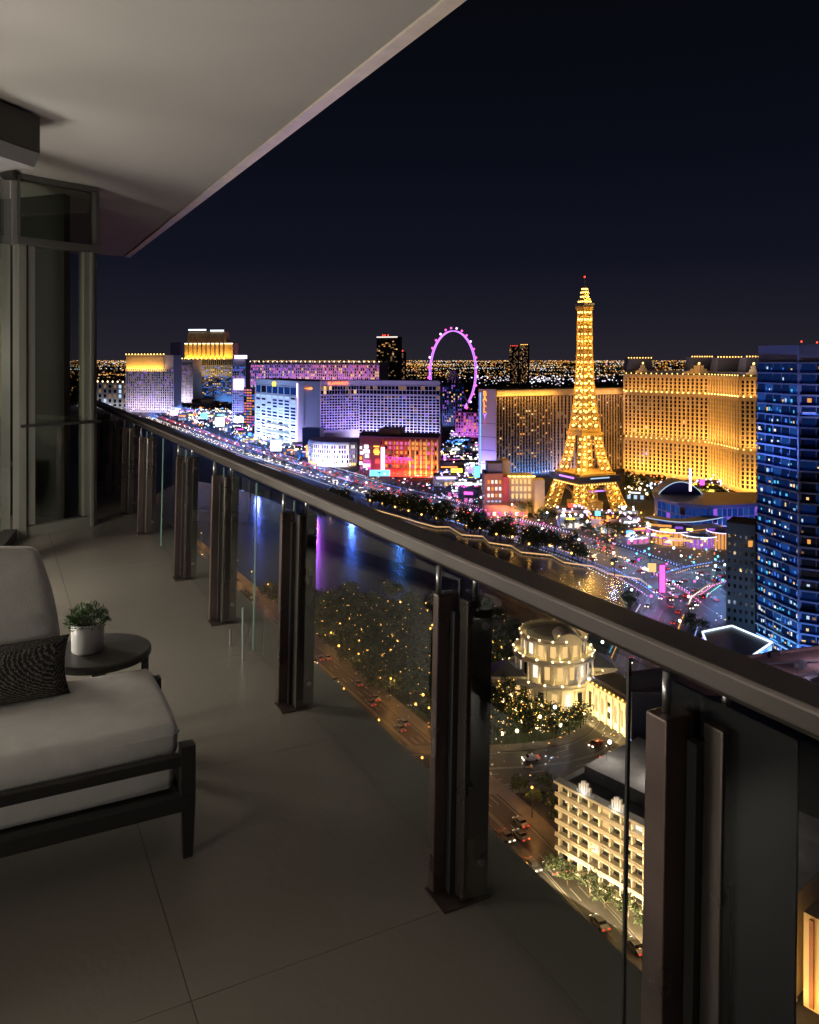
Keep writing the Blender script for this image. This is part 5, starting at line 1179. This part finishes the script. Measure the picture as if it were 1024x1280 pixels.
# ================================================================== LOW RISE SHOPS, SIGNS
rs = random.Random(21)
def inside(p, poly):
    c = False; j = len(poly) - 1
    for i in range(len(poly)):
        if (poly[i][1] > p[1]) != (poly[j][1] > p[1]) and p[0] < (poly[j][0] - poly[i][0]) * (p[1] - poly[i][1]) / (poly[j][1] - poly[i][1]) + poly[i][0]: c = not c
        j = i
    return c
def dline(p, pts):
    best = 1e9; p = Vector((p[0], p[1]))
    for a, b in zip(pts, pts[1:]):
        d = b - a; t = max(0, min(1, (p - a).dot(d) / max(d.length_squared, 1e-6))); best = min(best, (p - a - d * t).length)
    return best
CN = dict(e_blue='blue', e_cyan='cyan', e_purple='purple', e_mag='magenta', e_orange='orange', e_screen='white', e_lav='lavender', e_red='red', e_yellow='yellow')
def shop(p, wx, wy, h, rz, neon, nf_=2, zone=''):
    cn = CN[neon]
    wn_, wm_ = rs.choice([('dark', M['dark']), ('blue grey', M['bluegrey']), ('pale', M['pale']), ('white', M['white'])]); sz_ = 'wide' if wx > 23 else ('small' if wx < 18 else 'mid sized')
    T = thing('shop_building', f'low {sz_} {wn_} shop building with glowing {cn} signs {zone}', 'shop', (p.x, p.y, 0), f'low shops {zone}')
    MB().box(p.x, p.y, h / 2, wx, wy, h, rz).build('wall', wm_, T); MB().box(p.x, p.y, h + .3, wx * 1.02, wy * 1.02, .5, rz).build('roof', M['darkroof'], T)
    c, s = math.cos(rz), math.sin(rz); u = Vector((c, s)); n = Vector((s, -c)); f0 = Vector((p.x, p.y)) + n * (wy / 2 + .25)
    MB().box(f0.x, f0.y, h * rs.uniform(.6, .85), wx * rs.uniform(.3, .8), .4, h * rs.uniform(.08, .2), rz).build('sign', M[neon], T)
    bm_ = MB()
    for i in range(rs.randint(10, 22)): q = f0 + u * rs.uniform(-.6, .6) * wx - n * rs.uniform(-5, wy); bm_.ball((q.x, q.y, rs.uniform(2, h + 2.5) if rs.random() < .5 else h + 1), rs.uniform(.4, 1.0), 6, 4)
    bm_.build('bulb', M[rs.choice([neon, 'e_white', 'e_warm', 'e_blue', 'e_screen', 'e_lav'])], T, kind='stuff')
    m = MB()
    for i in range(max(2, int(wx / 4))):
        if rs.random() < .7: q = f0 + u * ((i + .5) / max(2, int(wx / 4)) - .5) * wx * .95; m.box(q.x, q.y, 2.2, 2.4, .3, 3, rz)
    if m.f: m.build('shop_window', M[rs.choice(['w_warm', 'w_white', 'w_cool', 'w_amber', 'w_blue', 'w_pink'])], T, kind='stuff')
    if rs.random() < .2:
        q = Vector((p.x, p.y)) + u * rs.uniform(-.3, .3) * wx; hh = rs.uniform(3, 8); MB().box(q.x, q.y - wy * .3, h + .6 + hh / 2, rs.uniform(1.5, 5), .6, hh * .6, rz).build('roof_sign', M[rs.choice(NEON)], T)
zones = [([(170, 512), (235, 515), (300, 520), (322, 548), (330, 568), (250, 540), (160, 516)], 34, 'beyond the boulevard', 9),
         ([(330, 545), (400, 560), (385, 590), (330, 572)], 7, 'by the white hotel', 5),
         ([(552, 560), (598, 560), (598, 635), (552, 625)], 16, 'beside the blade sign', 7),
         ([(780, 608), (905, 612), (905, 626), (790, 632)], 7, 'below the golden hotel', 6),
         ([(600, 515), (600, 560), (552, 556), (552, 520)], 8, 'under the wheel', 8)]
zones.append(([(695, 648), (790, 650), (800, 682), (720, 668)], 8, 'by the lattice tower', 4)); zones.append(([(640, 648), (690, 656), (690, 664), (640, 656)], 4, 'by the theatre', 3))
used_p = []
for poly, n_, zone, hm in zones:
    wp = [G(a, b) for a, b in poly]; xs = [q.x for q in wp]; ys = [q.y for q in wp]; k = 0; tr = 0
    while k < n_ and tr < 600:
        tr += 1; px = rs.uniform(min(a for a, b in poly), max(a for a, b in poly)); py = rs.uniform(min(b for a, b in poly), max(b for a, b in poly))
        if not inside((px, py), poly): continue
        p = G(px, py)
        if dline(p, STRIP) < 34 or any((p - q).length < (26 if p.y > 620 else 17) for q in used_p): continue
        used_p.append(p); k += 1
        nz = rs.choice(['e_blue', 'e_cyan', 'e_screen', 'e_lav', 'e_purple', 'e_mag', 'e_orange', 'e_yellow'] if not any(k_ in zone for k_ in ('golden', 'lattice', 'theatre')) else ['e_orange', 'e_yellow', 'e_screen'])
        kk_ = 1 if p.y > 620 else .6
        shop(p, rs.uniform(14, 30) * kk_, rs.uniform(12, 20) * kk_, rs.uniform(4, hm + 5), rs.uniform(-.35, .35), nz, 2, zone)
# tall road signs
def sign(px, py, h, wd, mt, lab, ph=.5):
    p = G(px, py); T = thing('billboard', lab, 'billboard', p)
    MB().box(p.x, p.y, h * ph / 2, .8, .8, h * ph).build('post', M['steel'], T); MB().box(p.x, p.y, h * (ph + 1) / 2, wd, .8, h * (1 - ph)).build('screen', M[mt], T)
    MB().box(p.x, p.y + .6, h * (ph + 1) / 2, wd + .8, .35, h * (1 - ph) + .8).build('frame', M['dark'], T)
sign(828, 742, 13, 2.2, 'e_mag', 'tall magenta pylon sign at the street crossing', .05); sign(580, 622, 12, 13, 'e_screen', 'white billboard by the boulevard under the yellow sign', .55); sign(571, 606, 14, 10, 'e_yellow', 'yellow neon sign on a post beside the red casino', .75)
sign(459, 594, 24, 6, 'e_blue', 'blue billboard at the corner of the red casino', .1); sign(385, 575, 16, 4, 'e_orange', 'orange roadside sign before the curved palace', .2)
sign(345, 570, 18, 12, 'e_screen', 'big white screen in front of the white grid hotel', .3); sign(275, 538, 20, 14, 'e_screen', 'white screen beside the boulevard curve', .3); sign(255, 530, 18, 11, 'e_cyan', 'cyan lit screen near the boulevard curve', .3); sign(218, 522, 14, 16, 'e_lav', 'lavender screen under the gold crowned hotels', .3)
sign(596, 606, 16, 5, 'e_cyan', 'cyan sign post beside the lilac blade wall', .4); sign(815, 722, 7, 4, 'w_warm', 'small warm kiosk sign at the lake corner', .4)
# ================================================================== TREES
rt = random.Random(8)
def tree_proto(name, label, group, h, rad, leaves, mats, squash=.8, trunk=.38, fairy=0):
    T = thing(name, label, 'tree', (0, 0, 0), group)
    m = MB(); top = h * .62; m.tube([(0, 0, 0), (.1, .05, top * .5), (0, 0, top)], [h * .03, h * .022, h * .012], 6)
    cl = []
    for i in range(7):
        an = 6.283 * i / 7 + rt.uniform(-.4, .4); rr = rad * rt.uniform(.35, .75); z = h * rt.uniform(.45, .85); q = Vector((rr * math.cos(an), rr * math.sin(an), z)); cl.append((q, rad * rt.uniform(.35, .6)))
        m.tube([(0, 0, h * trunk + i * .1), tuple(q)], [h * .01, h * .004], 4, False)
    cl.append((Vector((0, 0, h * .85)), rad * .6)); tr = m.build('trunk', M['bark'], T)
    m = MB()
    for i in range(leaves):
        c, r = rt.choice(cl); d = Vector((rt.gauss(0, 1), rt.gauss(0, 1), rt.gauss(0, 1))).normalized(); p = c + d * r * rt.uniform(.55, 1.05); p.z = c.z + (p.z - c.z) * squash
        ax = Vector((rt.gauss(0, 1), rt.gauss(0, 1), rt.gauss(0, .6))).normalized(); sd = ax.cross(d); sd = sd.normalized() if sd.length > .05 else Vector((1, 0, 0)); s = rad * rt.uniform(.07, .14)
        m.mat(rt.choice((0, 0, 1))); m.add([p, p + ax * s + sd * s * .6, p + ax * s * 2, p + ax * s - sd * s * .6], [(0, 1, 2, 3)])
    cr_ = m.build('crown', mats, T); kids(T, tr, cr_)
    if fairy:
        m = MB()
        for i in range(fairy):
            c, r_ = rt.choice(cl); d = Vector((rt.gauss(0, 1), rt.gauss(0, 1), rt.gauss(0, 1))).normalized(); m.ball(c + d * r_ * 1.02, rt.uniform(.09, .17), 5, 3)
        kids(T, m.build('fairy_light', M['e_amber'], T, kind='stuff'))
    return T
def palm_proto(label, group):
    T = thing('palm_tree', label, 'tree', (0, 0, 0), group)
    tr = MB().tube([(0, 0, 0), (.15, 0, 4), (.05, 0, 8.4)], [.28, .2, .16], 6).build('trunk', M['bark'], T); m = MB()
    for i in range(16):
        an = 6.283 * i / 16; prev = None
        for k in range(5):
            t = k / 4; r = 2.9 * t; z = 8.4 + 1.2 * math.sin(t * 2.2) - 1.9 * t * t * (1 if i % 2 else .4); w_ = .38 * (1 - t) + .08
            c = Vector((r * math.cos(an), r * math.sin(an), z)); sd = Vector((-math.sin(an), math.cos(an), 0)) * w_
            if prev: m.quad(prev[0], prev[1], c + sd, c - sd)
            prev = (c - sd, c + sd)
    cr_ = m.build('crown', [M['leafb']], T); kids(T, tr, cr_); return T
LAND = [('the lattice tower', (125, 570)), ('the brick theatre', (72, 560)), ('the magenta pylon sign', tuple(G(828, 742).xy)), ('the red casino', (0, 730)), ('the white billboard', tuple(G(580, 622).xy)), ('the curved palace', (-75, 810)), ('the rotunda', (cx, cy)), ('the arcade wing', (58, 232)), ('the balcony building', (42, 160)), ('the access road bend', tuple(G(560, 960).xy)), ('the lake shore', tuple(G(480, 752).xy)), ('the glass tower', (133, 290)), ('the gold hotel', (240, 690)), ('the mall', (175, 485)), ('the blade sign', (72, 716)), ('the cream lit terraces', tuple(G(850, 690).xy)), ('the white grid hotel', (-160, 960)), ('the slim violet tower', (-280, 1320)), ('the boulevard curve', tuple(G(230, 535).xy)), ('the service block', (126, 316))]
WHERE = {'trees in the lakeside garden': 'in the garden', 'trees round the rotunda': 'by the rotunda', 'trees along the lake promenade': 'on the promenade', 'palms along the boulevard': 'by the boulevard', 'trees lit gold near the tower': 'under gold lights',
         'trees at the street corner': 'on the street corner', 'trees along the balcony building': 'by the access road', 'globe lamps in the lakeside garden': 'in the dark garden', 'cream lamps round the rotunda': 'near the rotunda', 'lamps along the lake promenade': 'on the promenade',
         'street lamps along the boulevard': 'by the boulevard', 'lamps along the access road': 'by the access road', 'lamps along the cross street': 'by the cross street', 'gold lamps near the tower': 'under trees', 'forecourt lamps among the shops': 'among shops', 'violet lamps near the blade sign': 'by the shops'}
def near_land(p): return min(LAND, key=lambda l: (l[1][0] - p[0]) ** 2 + (l[1][1] - p[1]) ** 2)[0]
def relabel(o, p, k=None, lo=0, hi=1):
    base = o['label']
    for w_ in (' in the lamp lit', ' beside the', ' on the', ' below the', ' along the', ' glowing among', ' over the', ' near the', ' under the', ' between the', ' among the', ' before the', ' by the', ' at the', ' in the dense', ' catching'):
        if w_ in base and w_ != ' catching': base = base[:base.index(w_)]
    sz = '' if k is None else ('tall ' if k > lo + (hi - lo) * .66 else ('small ' if k < lo + (hi - lo) * .33 else 'mid sized '))
    o['label'] = f'{sz}{base} {o["where"]} towards {near_land(p)}'
def place(proto, pts, smin, smax):
    base_label = proto['label']
    first = True; proto['where'] = WHERE.get(proto['group'], 'in the plaza')
    for p in pts:
        o = proto if first else copy_tree(proto); first = False; o['label'] = base_label
        o.location = (p[0], p[1], p[2] if len(p) > 2 else 0); k = rt.uniform(smin, smax); o.scale = (k, k, k * rt.uniform(.9, 1.1)); o.rotation_euler = (0, 0, rt.uniform(0, 6.28)); relabel(o, p, k, smin, smax)
def scatter(poly, n_, gap, avoid=()):
    wp = [G(a, b).xy for a, b in poly]; xs = [q[0] for q in wp]; ys = [q[1] for q in wp]; out = []; tr = 0
    while len(out) < n_ and tr < 6000:
        tr += 1; p = (rt.uniform(min(xs), max(xs)), rt.uniform(min(ys), max(ys)))
        if not inside(p, wp) or any((p[0] - q[0]) ** 2 + (p[1] - q[1]) ** 2 < gap * gap for q in out): continue
        if any(dline(p, ln) < dd for ln, dd in avoid): continue
        if (p[0] - cx) ** 2 + (p[1] - cy) ** 2 < 17 ** 2: continue
        out.append(p)
    return out
road_av = ((STRIP, 19), (NEAR, 8.6), (CROSS, 11))
park = scatter([(300, 742), (388, 750), (480, 756), (545, 766), (620, 782), (642, 800), (640, 850), (618, 905), (612, 945), (540, 935), (388, 812), (250, 748)], 105, 6.5, road_av)
yard = scatter([(612, 895), (640, 872), (700, 905), (785, 908), (790, 935), (620, 948)], 22, 5.5, road_av)
pa = tree_proto('shade_tree', 'dense dark shade tree in the lamp lit garden below the lake', 'trees in the lakeside garden', 10, 4.6, 620, [M['leafa'], M['leafb']], fairy=6)
pb = tree_proto('shade_tree', 'broad round shade tree in the lamp lit garden below the lake', 'trees in the lakeside garden', 8.2, 4.9, 620, [M['leafb'], M['leafc']])
place(pa, [p for i, p in enumerate(park) if i % 2], .75, 1.15); place(pb, [p for i, p in enumerate(park) if not i % 2], .75, 1.1)
pe = tree_proto('garden_tree', 'leafy garden tree beside the glowing rotunda', 'trees round the rotunda', 8, 3.6, 560, [M['leafa'], M['leafc']], fairy=18); place(pe, yard, .75, 1.1)
promt = []
for p, d in resample([q.xy for q in prom], 7.5):
    for k in (9, 15, 22):
        q = p + Vector((-d.y, d.x)) * (k + rt.uniform(-1.5, 1.5)) + d * rt.uniform(-2, 2)
        if dline(q, STRIP) > 20 and rt.random() < .93: promt.append(q)
pc_ = tree_proto('promenade_tree', 'dark round tree on the lakeside promenade', 'trees along the lake promenade', 11.5, 5.6, 620, [M['leafa'], M['leafb']], fairy=4); place(pc_, promt, .7, 1.2)
st = []
for off in (-21, 21, -1.0):
    for p, d in resample(STRIP, 30 if off != -1 else 38):
        q = p + Vector((d.y, -d.x)) * off
        if q.y < 1000 and dline(q, CROSS) > 13 and q.y > 345: st.append(q)
palm = palm_proto('slender palm tree beside the boulevard traffic', 'palms along the boulevard'); place(palm, st, .75, 1.05)
gt = scatter([(782, 600), (905, 618), (905, 628), (850, 634), (790, 626)], 46, 6.5) + scatter([(640, 628), (700, 655), (760, 660), (790, 660), (790, 682), (720, 672), (650, 652)], 22, 8, ((STRIP, 20),))
pg = tree_proto('lit_tree', 'tree catching golden light below the lattice tower and gold hotel', 'trees lit gold near the tower', 10, 4.8, 420, [M['leafa'], M['leafc']]); place(pg, gt, .7, 1.1)
ct = scatter([(780, 755), (830, 755), (880, 770), (905, 790), (880, 800), (790, 775)], 14, 6.5, ((STRIP, 18), (CROSS, 12)))
pk = tree_proto('corner_tree', 'bushy tree on the corner between lake and street crossing', 'trees at the street corner', 8, 3.6, 460, [M['leafa'], M['leafc']]); place(pk, ct, .7, 1.05)
nt_ = [p0 + u * t + n * o for t, o in ((2, 5), (6, 5.6), (11, 4.8), (15, 5.5), (20, 5), (24, 5.6), (29, 5), (34, 5.4), (40, 5), (45, 5.2))]
for p, d in resample(NEAR, 9):
    for o_ in (11.5, 15):
        q = p + Vector((d.y, -d.x)) * o_ + d * rt.uniform(-2, 2)
        if 150 < q.y < 205 and dline(q, CROSS) > 13 and (q - p0).length > 8 and rt.random() < .85: nt_.append(q)
for a_ in scatter([(612, 985), (655, 968), (698, 962), (698, 1080), (650, 1045)], 16, 5, ((NEAR, 10), (CROSS, 12))): nt_.append(Vector(a_))
pn = tree_proto('street_tree', 'street tree between the balcony building and the access road', 'trees along the balcony building', 5, 2.4, 460, [M['leafa'], M['leafb']]); place(pn, [(q.x, q.y) for q in nt_], .8, 1.1)

# ================================================================== LAMPS
def lamp_proto(name, label, group, h, r, em, pw, col):
    T = thing(name, label, 'lamp', (0, 0, 0), group)
    a = MB().tube([(0, 0, 0), (0, 0, h)], [.12, .07], 6).build('pole', M['steel'], T); b = MB().ball((0, 0, h + r * .8), r, 8, 6).build('globe', em, T, smooth=True)
    l = point((0, 0, h + r * .8 + .0), pw, col, r * 1.02, T); kids(T, a, b, l); return T
def put(proto, pts):
    base_label = proto['label']; proto['where'] = WHERE.get(proto['group'], 'in the plaza')
    for i, p in enumerate(pts):
        o = proto if i == 0 else copy_tree(proto); o.location = (p[0], p[1], p[2] if len(p) > 2 else 0); o['label'] = base_label; relabel(o, p)
l1 = lamp_proto('garden_lamp', 'amber globe lamp glowing among the dark garden trees', 'globe lamps in the lakeside garden', 3.2, .42, M['e_amber'], 420, AMB)
park_l = scatter([(300, 742), (388, 750), (480, 756), (545, 766), (620, 782), (642, 800), (640, 850), (618, 905), (612, 945), (540, 935), (388, 812), (250, 748)], 100, 4.2, road_av); put(l1, park_l)
l2 = lamp_proto('garden_lamp', 'bright cream globe lamp near the rotunda', 'cream lamps round the rotunda', 3.2, .5, M['e_warm'], 900, (1, .75, .35))
yard_l = scatter([(605, 800), (640, 850), (640, 872), (700, 905), (785, 908), (790, 938), (610, 952)], 34, 4, road_av); put(l2, yard_l)
l3 = lamp_proto('promenade_lamp', 'amber globe lamp on the lakeside promenade', 'lamps along the lake promenade', 4.5, .6, M['e_amber'], 1100, AMB)
put(l3, [(*(p + Vector((-d.y, d.x)) * 5), .25) for p, d in resample([q.xy for q in prom], 16)])
l4 = lamp_proto('street_lamp', 'tall white street lamp over the boulevard traffic', 'street lamps along the boulevard', 10, .6, M['e_white'], 60000, (.18, .32, 1))
put(l4, [p + Vector((d.y, -d.x)) * o for o in (-17.5, 17.5) for p, d in resample(STRIP, 34) if p.y < 1250 and p.y > 350])
l5 = lamp_proto('street_lamp', 'amber street lamp beside the access road below the balcony', 'lamps along the access road', 7, .3, M['e_amber'], 15000, (1, .42, .11))
put(l5, [p + Vector((d.y, -d.x)) * o for o in (-8, 8) for p, d in resample(NEAR, 24)])
l6 = lamp_proto('street_lamp', 'cool white street lamp beside the cross street', 'lamps along the cross street', 9, .5, M['e_white'], 5500, (.5, .62, 1))
put(l6, [p + Vector((d.y, -d.x)) * o for o in (-11.5, 11.5) for p, d in resample(CROSS, 34)])
l7 = lamp_proto('garden_lamp', 'golden globe lamp under the trees by the lattice tower', 'gold lamps near the tower', 3.5, .7, M['e_gold'], 3600, (1, .5, .08))
put(l7, scatter([(782, 602), (905, 618), (905, 628), (850, 634), (790, 626)], 40, 5.5) + scatter([(650, 630), (700, 655), (790, 665), (790, 678), (720, 670)], 14, 8, ((STRIP, 20),)))
l8 = lamp_proto('forecourt_lamp', 'blue white forecourt lamp among the shops beyond the boulevard', 'forecourt lamps among the shops', 7, 1.0, M['e_white'], 26000, (.18, .30, 1))
put(l8, scatter([(170, 512), (235, 515), (300, 520), (322, 548), (380, 566), (385, 585), (330, 568), (250, 540), (160, 516)], 78, 11, ((STRIP, 22),)))
l9 = lamp_proto('forecourt_lamp', 'violet tinted forecourt lamp near the blade sign', 'violet lamps near the blade sign', 6, .7, M['e_lav'], 9000, (.6, .4, 1))
put(l9, scatter([(552, 560), (598, 560), (598, 640), (552, 632)], 14, 12, ((STRIP, 22),)))

for nm_, mt_, cl_, poly_, n_, lab_ in (('plaza_glow_lamp', 'e_mag', (1, .12, .5), [(785, 700), (905, 715), (905, 770), (800, 760)], 6, 'added magenta glow lamp at the busy street crossing'),
        ('plaza_glow_lamp', 'e_cyan', (.15, .6, 1), [(770, 690), (910, 700), (908, 775), (800, 750)], 14, 'added cyan glow lamp at the busy street crossing'),
        ('plaza_glow_lamp', 'e_amber', (1, .5, .12), [(770, 640), (905, 660), (900, 705), (760, 690)], 18, 'added amber glow lamp before the glowing mall terraces'),
        ('plaza_glow_lamp', 'e_mag', (1, .15, .45), [(590, 640), (690, 662), (690, 672), (590, 652)], 9, 'added magenta glow lamp by the theatre pavement'),
        ('plaza_glow_lamp', 'e_blue', (.1, .25, 1), [(180, 514), (320, 545), (430, 590), (460, 605), (330, 572), (200, 525)], 26, 'added deep blue glow lamp among the shops and palms')):
    lp_ = lamp_proto(nm_, lab_, lab_.replace('lamp', 'lamps'), 5, .55, M[mt_], 9000 if 'blue' not in lab_ else 75000, cl_); put(lp_, scatter(poly_, n_, 6, ()))  # lamps added to wash the ground with coloured glow
# ================================================================== CARS
rc = random.Random(4)
def car_parts(T, body, parts):
    prof = [(-2.2, .35), (-2.25, .75), (-2.1, .95), (-1.3, 1.02), (-.75, 1.42), (.6, 1.45), (1.25, 1.0), (2.05, .85), (2.2, .6), (2.2, .35)]
    m = MB(); n_ = len(prof); vs = [(x, -.88, z) for x, z in prof] + [(x, .88, z) for x, z in prof]
    vs = [(x, y * (.82 if z > 1.2 else 1), z) for x, y, z in vs]
    fs = [tuple(range(n_)), tuple(reversed(range(n_, 2 * n_)))] + [(i, n_ + i, n_ + (i + 1) % n_, (i + 1) % n_) for i in range(n_)]
    m.add(vs, fs); out = []
    if not parts:
        m.m = [0] * len(m.f)
        for y in (-.6, .6): m.mat(1).box(2.22, y, .66, .25, .5, .3); m.mat(2).box(-2.24, y, .8, .2, .5, .26)
        m.mat(3)
        for x in (-1.35, 1.4):
            for y in (-.85, .85): m.tube([(x, y - .1, .33), (x, y + .1, .33)], .33, 8)
        m.mat(3).obox((-1.12, -.78, 1.06), (.38, 0, .34), (0, 1.56, 0), (.01, 0, .01)); m.obox((1.2, -.78, 1.08), (-.55, 0, .36), (0, 1.56, 0), (.01, 0, .01))
        return m
    out.append(m.build('body', body, T))
    w_ = MB(); w_.obox((-1.22, -.76, 1.1), (.46, 0, .3), (0, 1.52, 0), (-.02, 0, .02)); w_.obox((1.18, -.76, 1.07), (-.52, 0, .33), (0, 1.52, 0), (.02, 0, .02)); out.append(w_.build('windscreen', M['glassdark'], T))
    for y in (-1, 1): out.append(MB().add([(-.9, y * .86, 1.08), (1.0, y * .86, 1.06), (.55, y * .75, 1.38), (-.65, y * .75, 1.36)], [(0, 1, 2, 3)]).build('side_window', M['glassdark'], T))
    for x in (-1.35, 1.4):
        for y in (-.85, .85): out.append(MB().tube([(x, y - .1, .33), (x, y + .1, .33)], .33, 14).build('wheel', M['tyre'], T))
    for y in (-.6, .6): out.append(MB().box(2.22, y, .66, .12, .42, .18).build('headlight', M['head'], T)); out.append(MB().box(-2.24, y, .8, .1, .42, .16).build('taillight', M['tail'], T))
    return out
protos = []
for cn, mt in (('white', 'carw'), ('black', 'cark'), ('grey', 'carg'), ('red', 'carr')):
    m = car_parts(None, None, False); o = m.build('car', [M[mt], M['head'], M['tail'], M['tyre']], None, loc=(0, 0, 0)); o.location = (0, -900, 0)
    protos.append((cn, o))
def traffic(line, hw, offs, step, z, where, jit=.5, skip=.25, ymin=0, ymax=1e9):
    for off in offs:
        for p, d in resample(line, step):
            if rc.random() < skip: continue
            q = p + Vector((d.y, -d.x)) * off + d * rc.uniform(-jit, jit) * step
            if not (ymin < q.y < ymax): continue
            dd = d if off > 0 else -d; cn, pr = rc.choice(protos); o = pr.copy(); C.objects.link(o)
            o.location = (q.x, q.y, z); o.rotation_euler = (0, 0, math.atan2(dd.y, dd.x)); tag(o, f'{cn} car with lit lamps {where} near {near_land(q)}', 'car', f'{cn} cars {where}')
traffic(STRIP, 16, (-12, -8, -4, 4, 8, 12), 26, .05, 'on the boulevard', ymin=340, ymax=1300)
traffic(CROSS, 10, (-6.5, -3, 3, 6.5), 15, .04, 'on the cross street', skip=.3, ymin=330)
traffic(CROSS, 10, (-6.5, -3, 3, 6.5), 22, .04, 'on the cross street', skip=.55, ymin=200, ymax=330)
print('cars', len([o for o in C.objects if o.name.startswith('car')]))
for cn, o in protos: bpy.data.objects.remove(o)
first = None
for off in (-4.2, -1.5, 1.5, 4.2):
    for p, d in resample(NEAR, 19):
        if rc.random() < .45 or p.y > 330 or p.y < 118: continue
        q = p + Vector((d.y, -d.x)) * off + d * rc.uniform(-6, 6)
        if first is None:
            first = thing('car', 'car', 'car', (0, 0, 0)); kids(first, *car_parts(first, M['carg'], True)); o = first
        else: o = copy_tree(first)
        dd = d if off > 0 else -d; o.location = (q.x, q.y, .025); o.rotation_euler = (0, 0, math.atan2(dd.y, dd.x))
        o['label'] = f'grey car with lit lamps on the access road near {near_land(q)}'; o['group'] = 'cars on the access road'

# ================================================================== GLITTER OF SMALL STREET LIGHTS AND FAR TRAFFIC
rg = random.Random(77); items = []
BLUEW = [(.35, .5, 1), (.7, .82, 1), (1, 1, 1), (.15, .3, 1), (.2, .7, 1), (.7, .4, 1), (1, .5, .75)]; WARM = [(1, .5, .12), (1, .7, .35), (1, .85, .6), (1, .4, .1)]; PINK = [(1, .2, .4), (1, .45, .65), (.75, .6, 1), (1, .2, .12), (1, .75, .5), (1, .85, .7)]
def glitter(poly, n_, pal, zmax, rmin, rmax, avoid=()):
    for _ in range(n_ * 4):
        if n_ <= 0: break
        px = rg.uniform(min(a for a, b in poly), max(a for a, b in poly)); py = rg.uniform(min(b for a, b in poly), max(b for a, b in poly))
        if not inside((px, py), poly): continue
        p = G(px, py)
        if any(dline(p, ln) < dd for ln, dd in avoid): continue
        n_ -= 1; k = rg.uniform(.25, 1.0) ** 1.6 * 2.6; r_ = rg.uniform(rmin, rmax) * .8; items.append((p.x, p.y, rg.uniform(1, zmax), r_ * rg.uniform(.8, 2.6), r_, r_, [a * k for a in rg.choice(pal)]))
AV = ((STRIP, 15),)
glitter([(135, 505), (235, 515), (300, 520), (322, 548), (385, 566), (385, 590), (330, 572), (250, 542), (135, 512)], 360, BLUEW + WARM[:2], 9, .5, 1.3, AV)
glitter([(150, 520), (240, 545), (330, 580), (430, 606), (500, 628), (560, 645), (560, 630), (480, 606), (400, 585), (300, 555), (200, 525)], 200, BLUEW, 5, .35, .8)
glitter([(385, 583), (450, 590), (560, 600), (600, 625), (600, 640), (500, 618), (400, 598)], 120, PINK + BLUEW, 5, .35, .8, AV)
glitter([(552, 555), (598, 555), (598, 640), (552, 630)], 150, PINK + BLUEW, 8, .4, .9, AV)
glitter([(590, 636), (690, 655), (780, 675), (780, 690), (690, 674), (590, 652)], 90, PINK + WARM, 4, .3, .6)
glitter([(640, 620), (790, 640), (800, 690), (700, 660), (640, 645)], 130, WARM + PINK[:1], 6, .3, .65, AV)
glitter([(775, 640), (912, 655), (912, 712), (780, 690)], 110, WARM + WARM + PINK + BLUEW[:3], 9, .25, .5)
glitter([(770, 690), (912, 705), (912, 790), (800, 760)], 40, BLUEW + PINK + WARM[:2] + [(.3, 1, .5)], 4, .2, .4)
def rows(line, offs, y0, y1, pal, run, gap, step):
    for off in offs:
        on = 0; c = None
        for p, d in resample(line, step):
            if not y0 < p.y < y1: continue
            if on <= 0 and rg.random() < .06: on = rg.randint(*run); c = rg.choice(pal); k = rg.uniform(.6, 2.2); zz = rg.uniform(.6, 3.5)
            if on > 0:
                on -= 1; q = p + Vector((d.y, -d.x)) * off; items.append((q.x, q.y, zz, .34, .34, .34, [a * k for a in c]))
rows(STRIP, [-20.5, -18.5, -17, -.6, .6, 17, 18.5, 20.5, 24, 28], 350, 1000, BLUEW + BLUEW + WARM + PINK[:2], (10, 40), 1, 2.4)
rows(CROSS, [-13, -11, -9.3, 9.3, 11, 13, 16, -16], 230, 470, BLUEW + WARM + PINK[:3] + [(.3, 1, .7)], (8, 30), 1, 2.0)
glitter([(780, 596), (912, 606), (912, 624), (790, 622)], 320, WARM, 9, .4, .8)
glitter([(560, 655), (700, 690), (790, 716), (790, 708), (700, 680), (560, 648)], 120, WARM, 6, .25, .5)
glitter([(610, 800), (640, 850), (700, 900), (790, 908), (790, 935), (612, 948)], 130, WARM, 4, .12, .26)
glitter([(390, 752), (545, 768), (600, 790), (605, 940), (540, 935), (388, 812)], 200, WARM, 6, .12, .24)
glitter([(610, 955), (700, 950), (700, 975), (612, 985)], 24, BLUEW[:3] + WARM, 4, .12, .22)
bulb_cloud('street_glitter', 'glitter of countless tiny coloured bulbs along the boulevard and gardens', 'small lights', items)
m = MB(); k = 0
for line, offs in ((STRIP, (-14, -10, -6, 6, 10, 14)), (CROSS, (-7, 7))):
    for off in offs:
        for p, d in resample(line, 11):
            if rg.random() < .5 or p.y < 430 or p.y > 1500: continue
            q = p + Vector((d.y, -d.x)) * off + d * rg.uniform(-4, 4); dd = d if off > 0 else -d; a = math.atan2(dd.y, dd.x); c_, s_ = math.cos(a), math.sin(a)
            m.mat(0).box(q.x, q.y, .75, 4.3, 1.7, .8, a); m.box(q.x - .1 * c_, q.y - .1 * s_, 1.3, 2.2, 1.5, .5, a)
            m.mat(1).box(q.x + 2.25 * c_, q.y + 2.25 * s_, .8, .3, 1.5, .4, a); m.mat(2).box(q.x - 2.25 * c_, q.y - 2.25 * s_, .9, .3, 1.5, .4, a)
tag(m.build('distant_traffic', [M['carg'], M['head'], M['tail']]), 'dense stream of distant cars with white and red lamps filling the boulevard', 'traffic', kind='stuff')
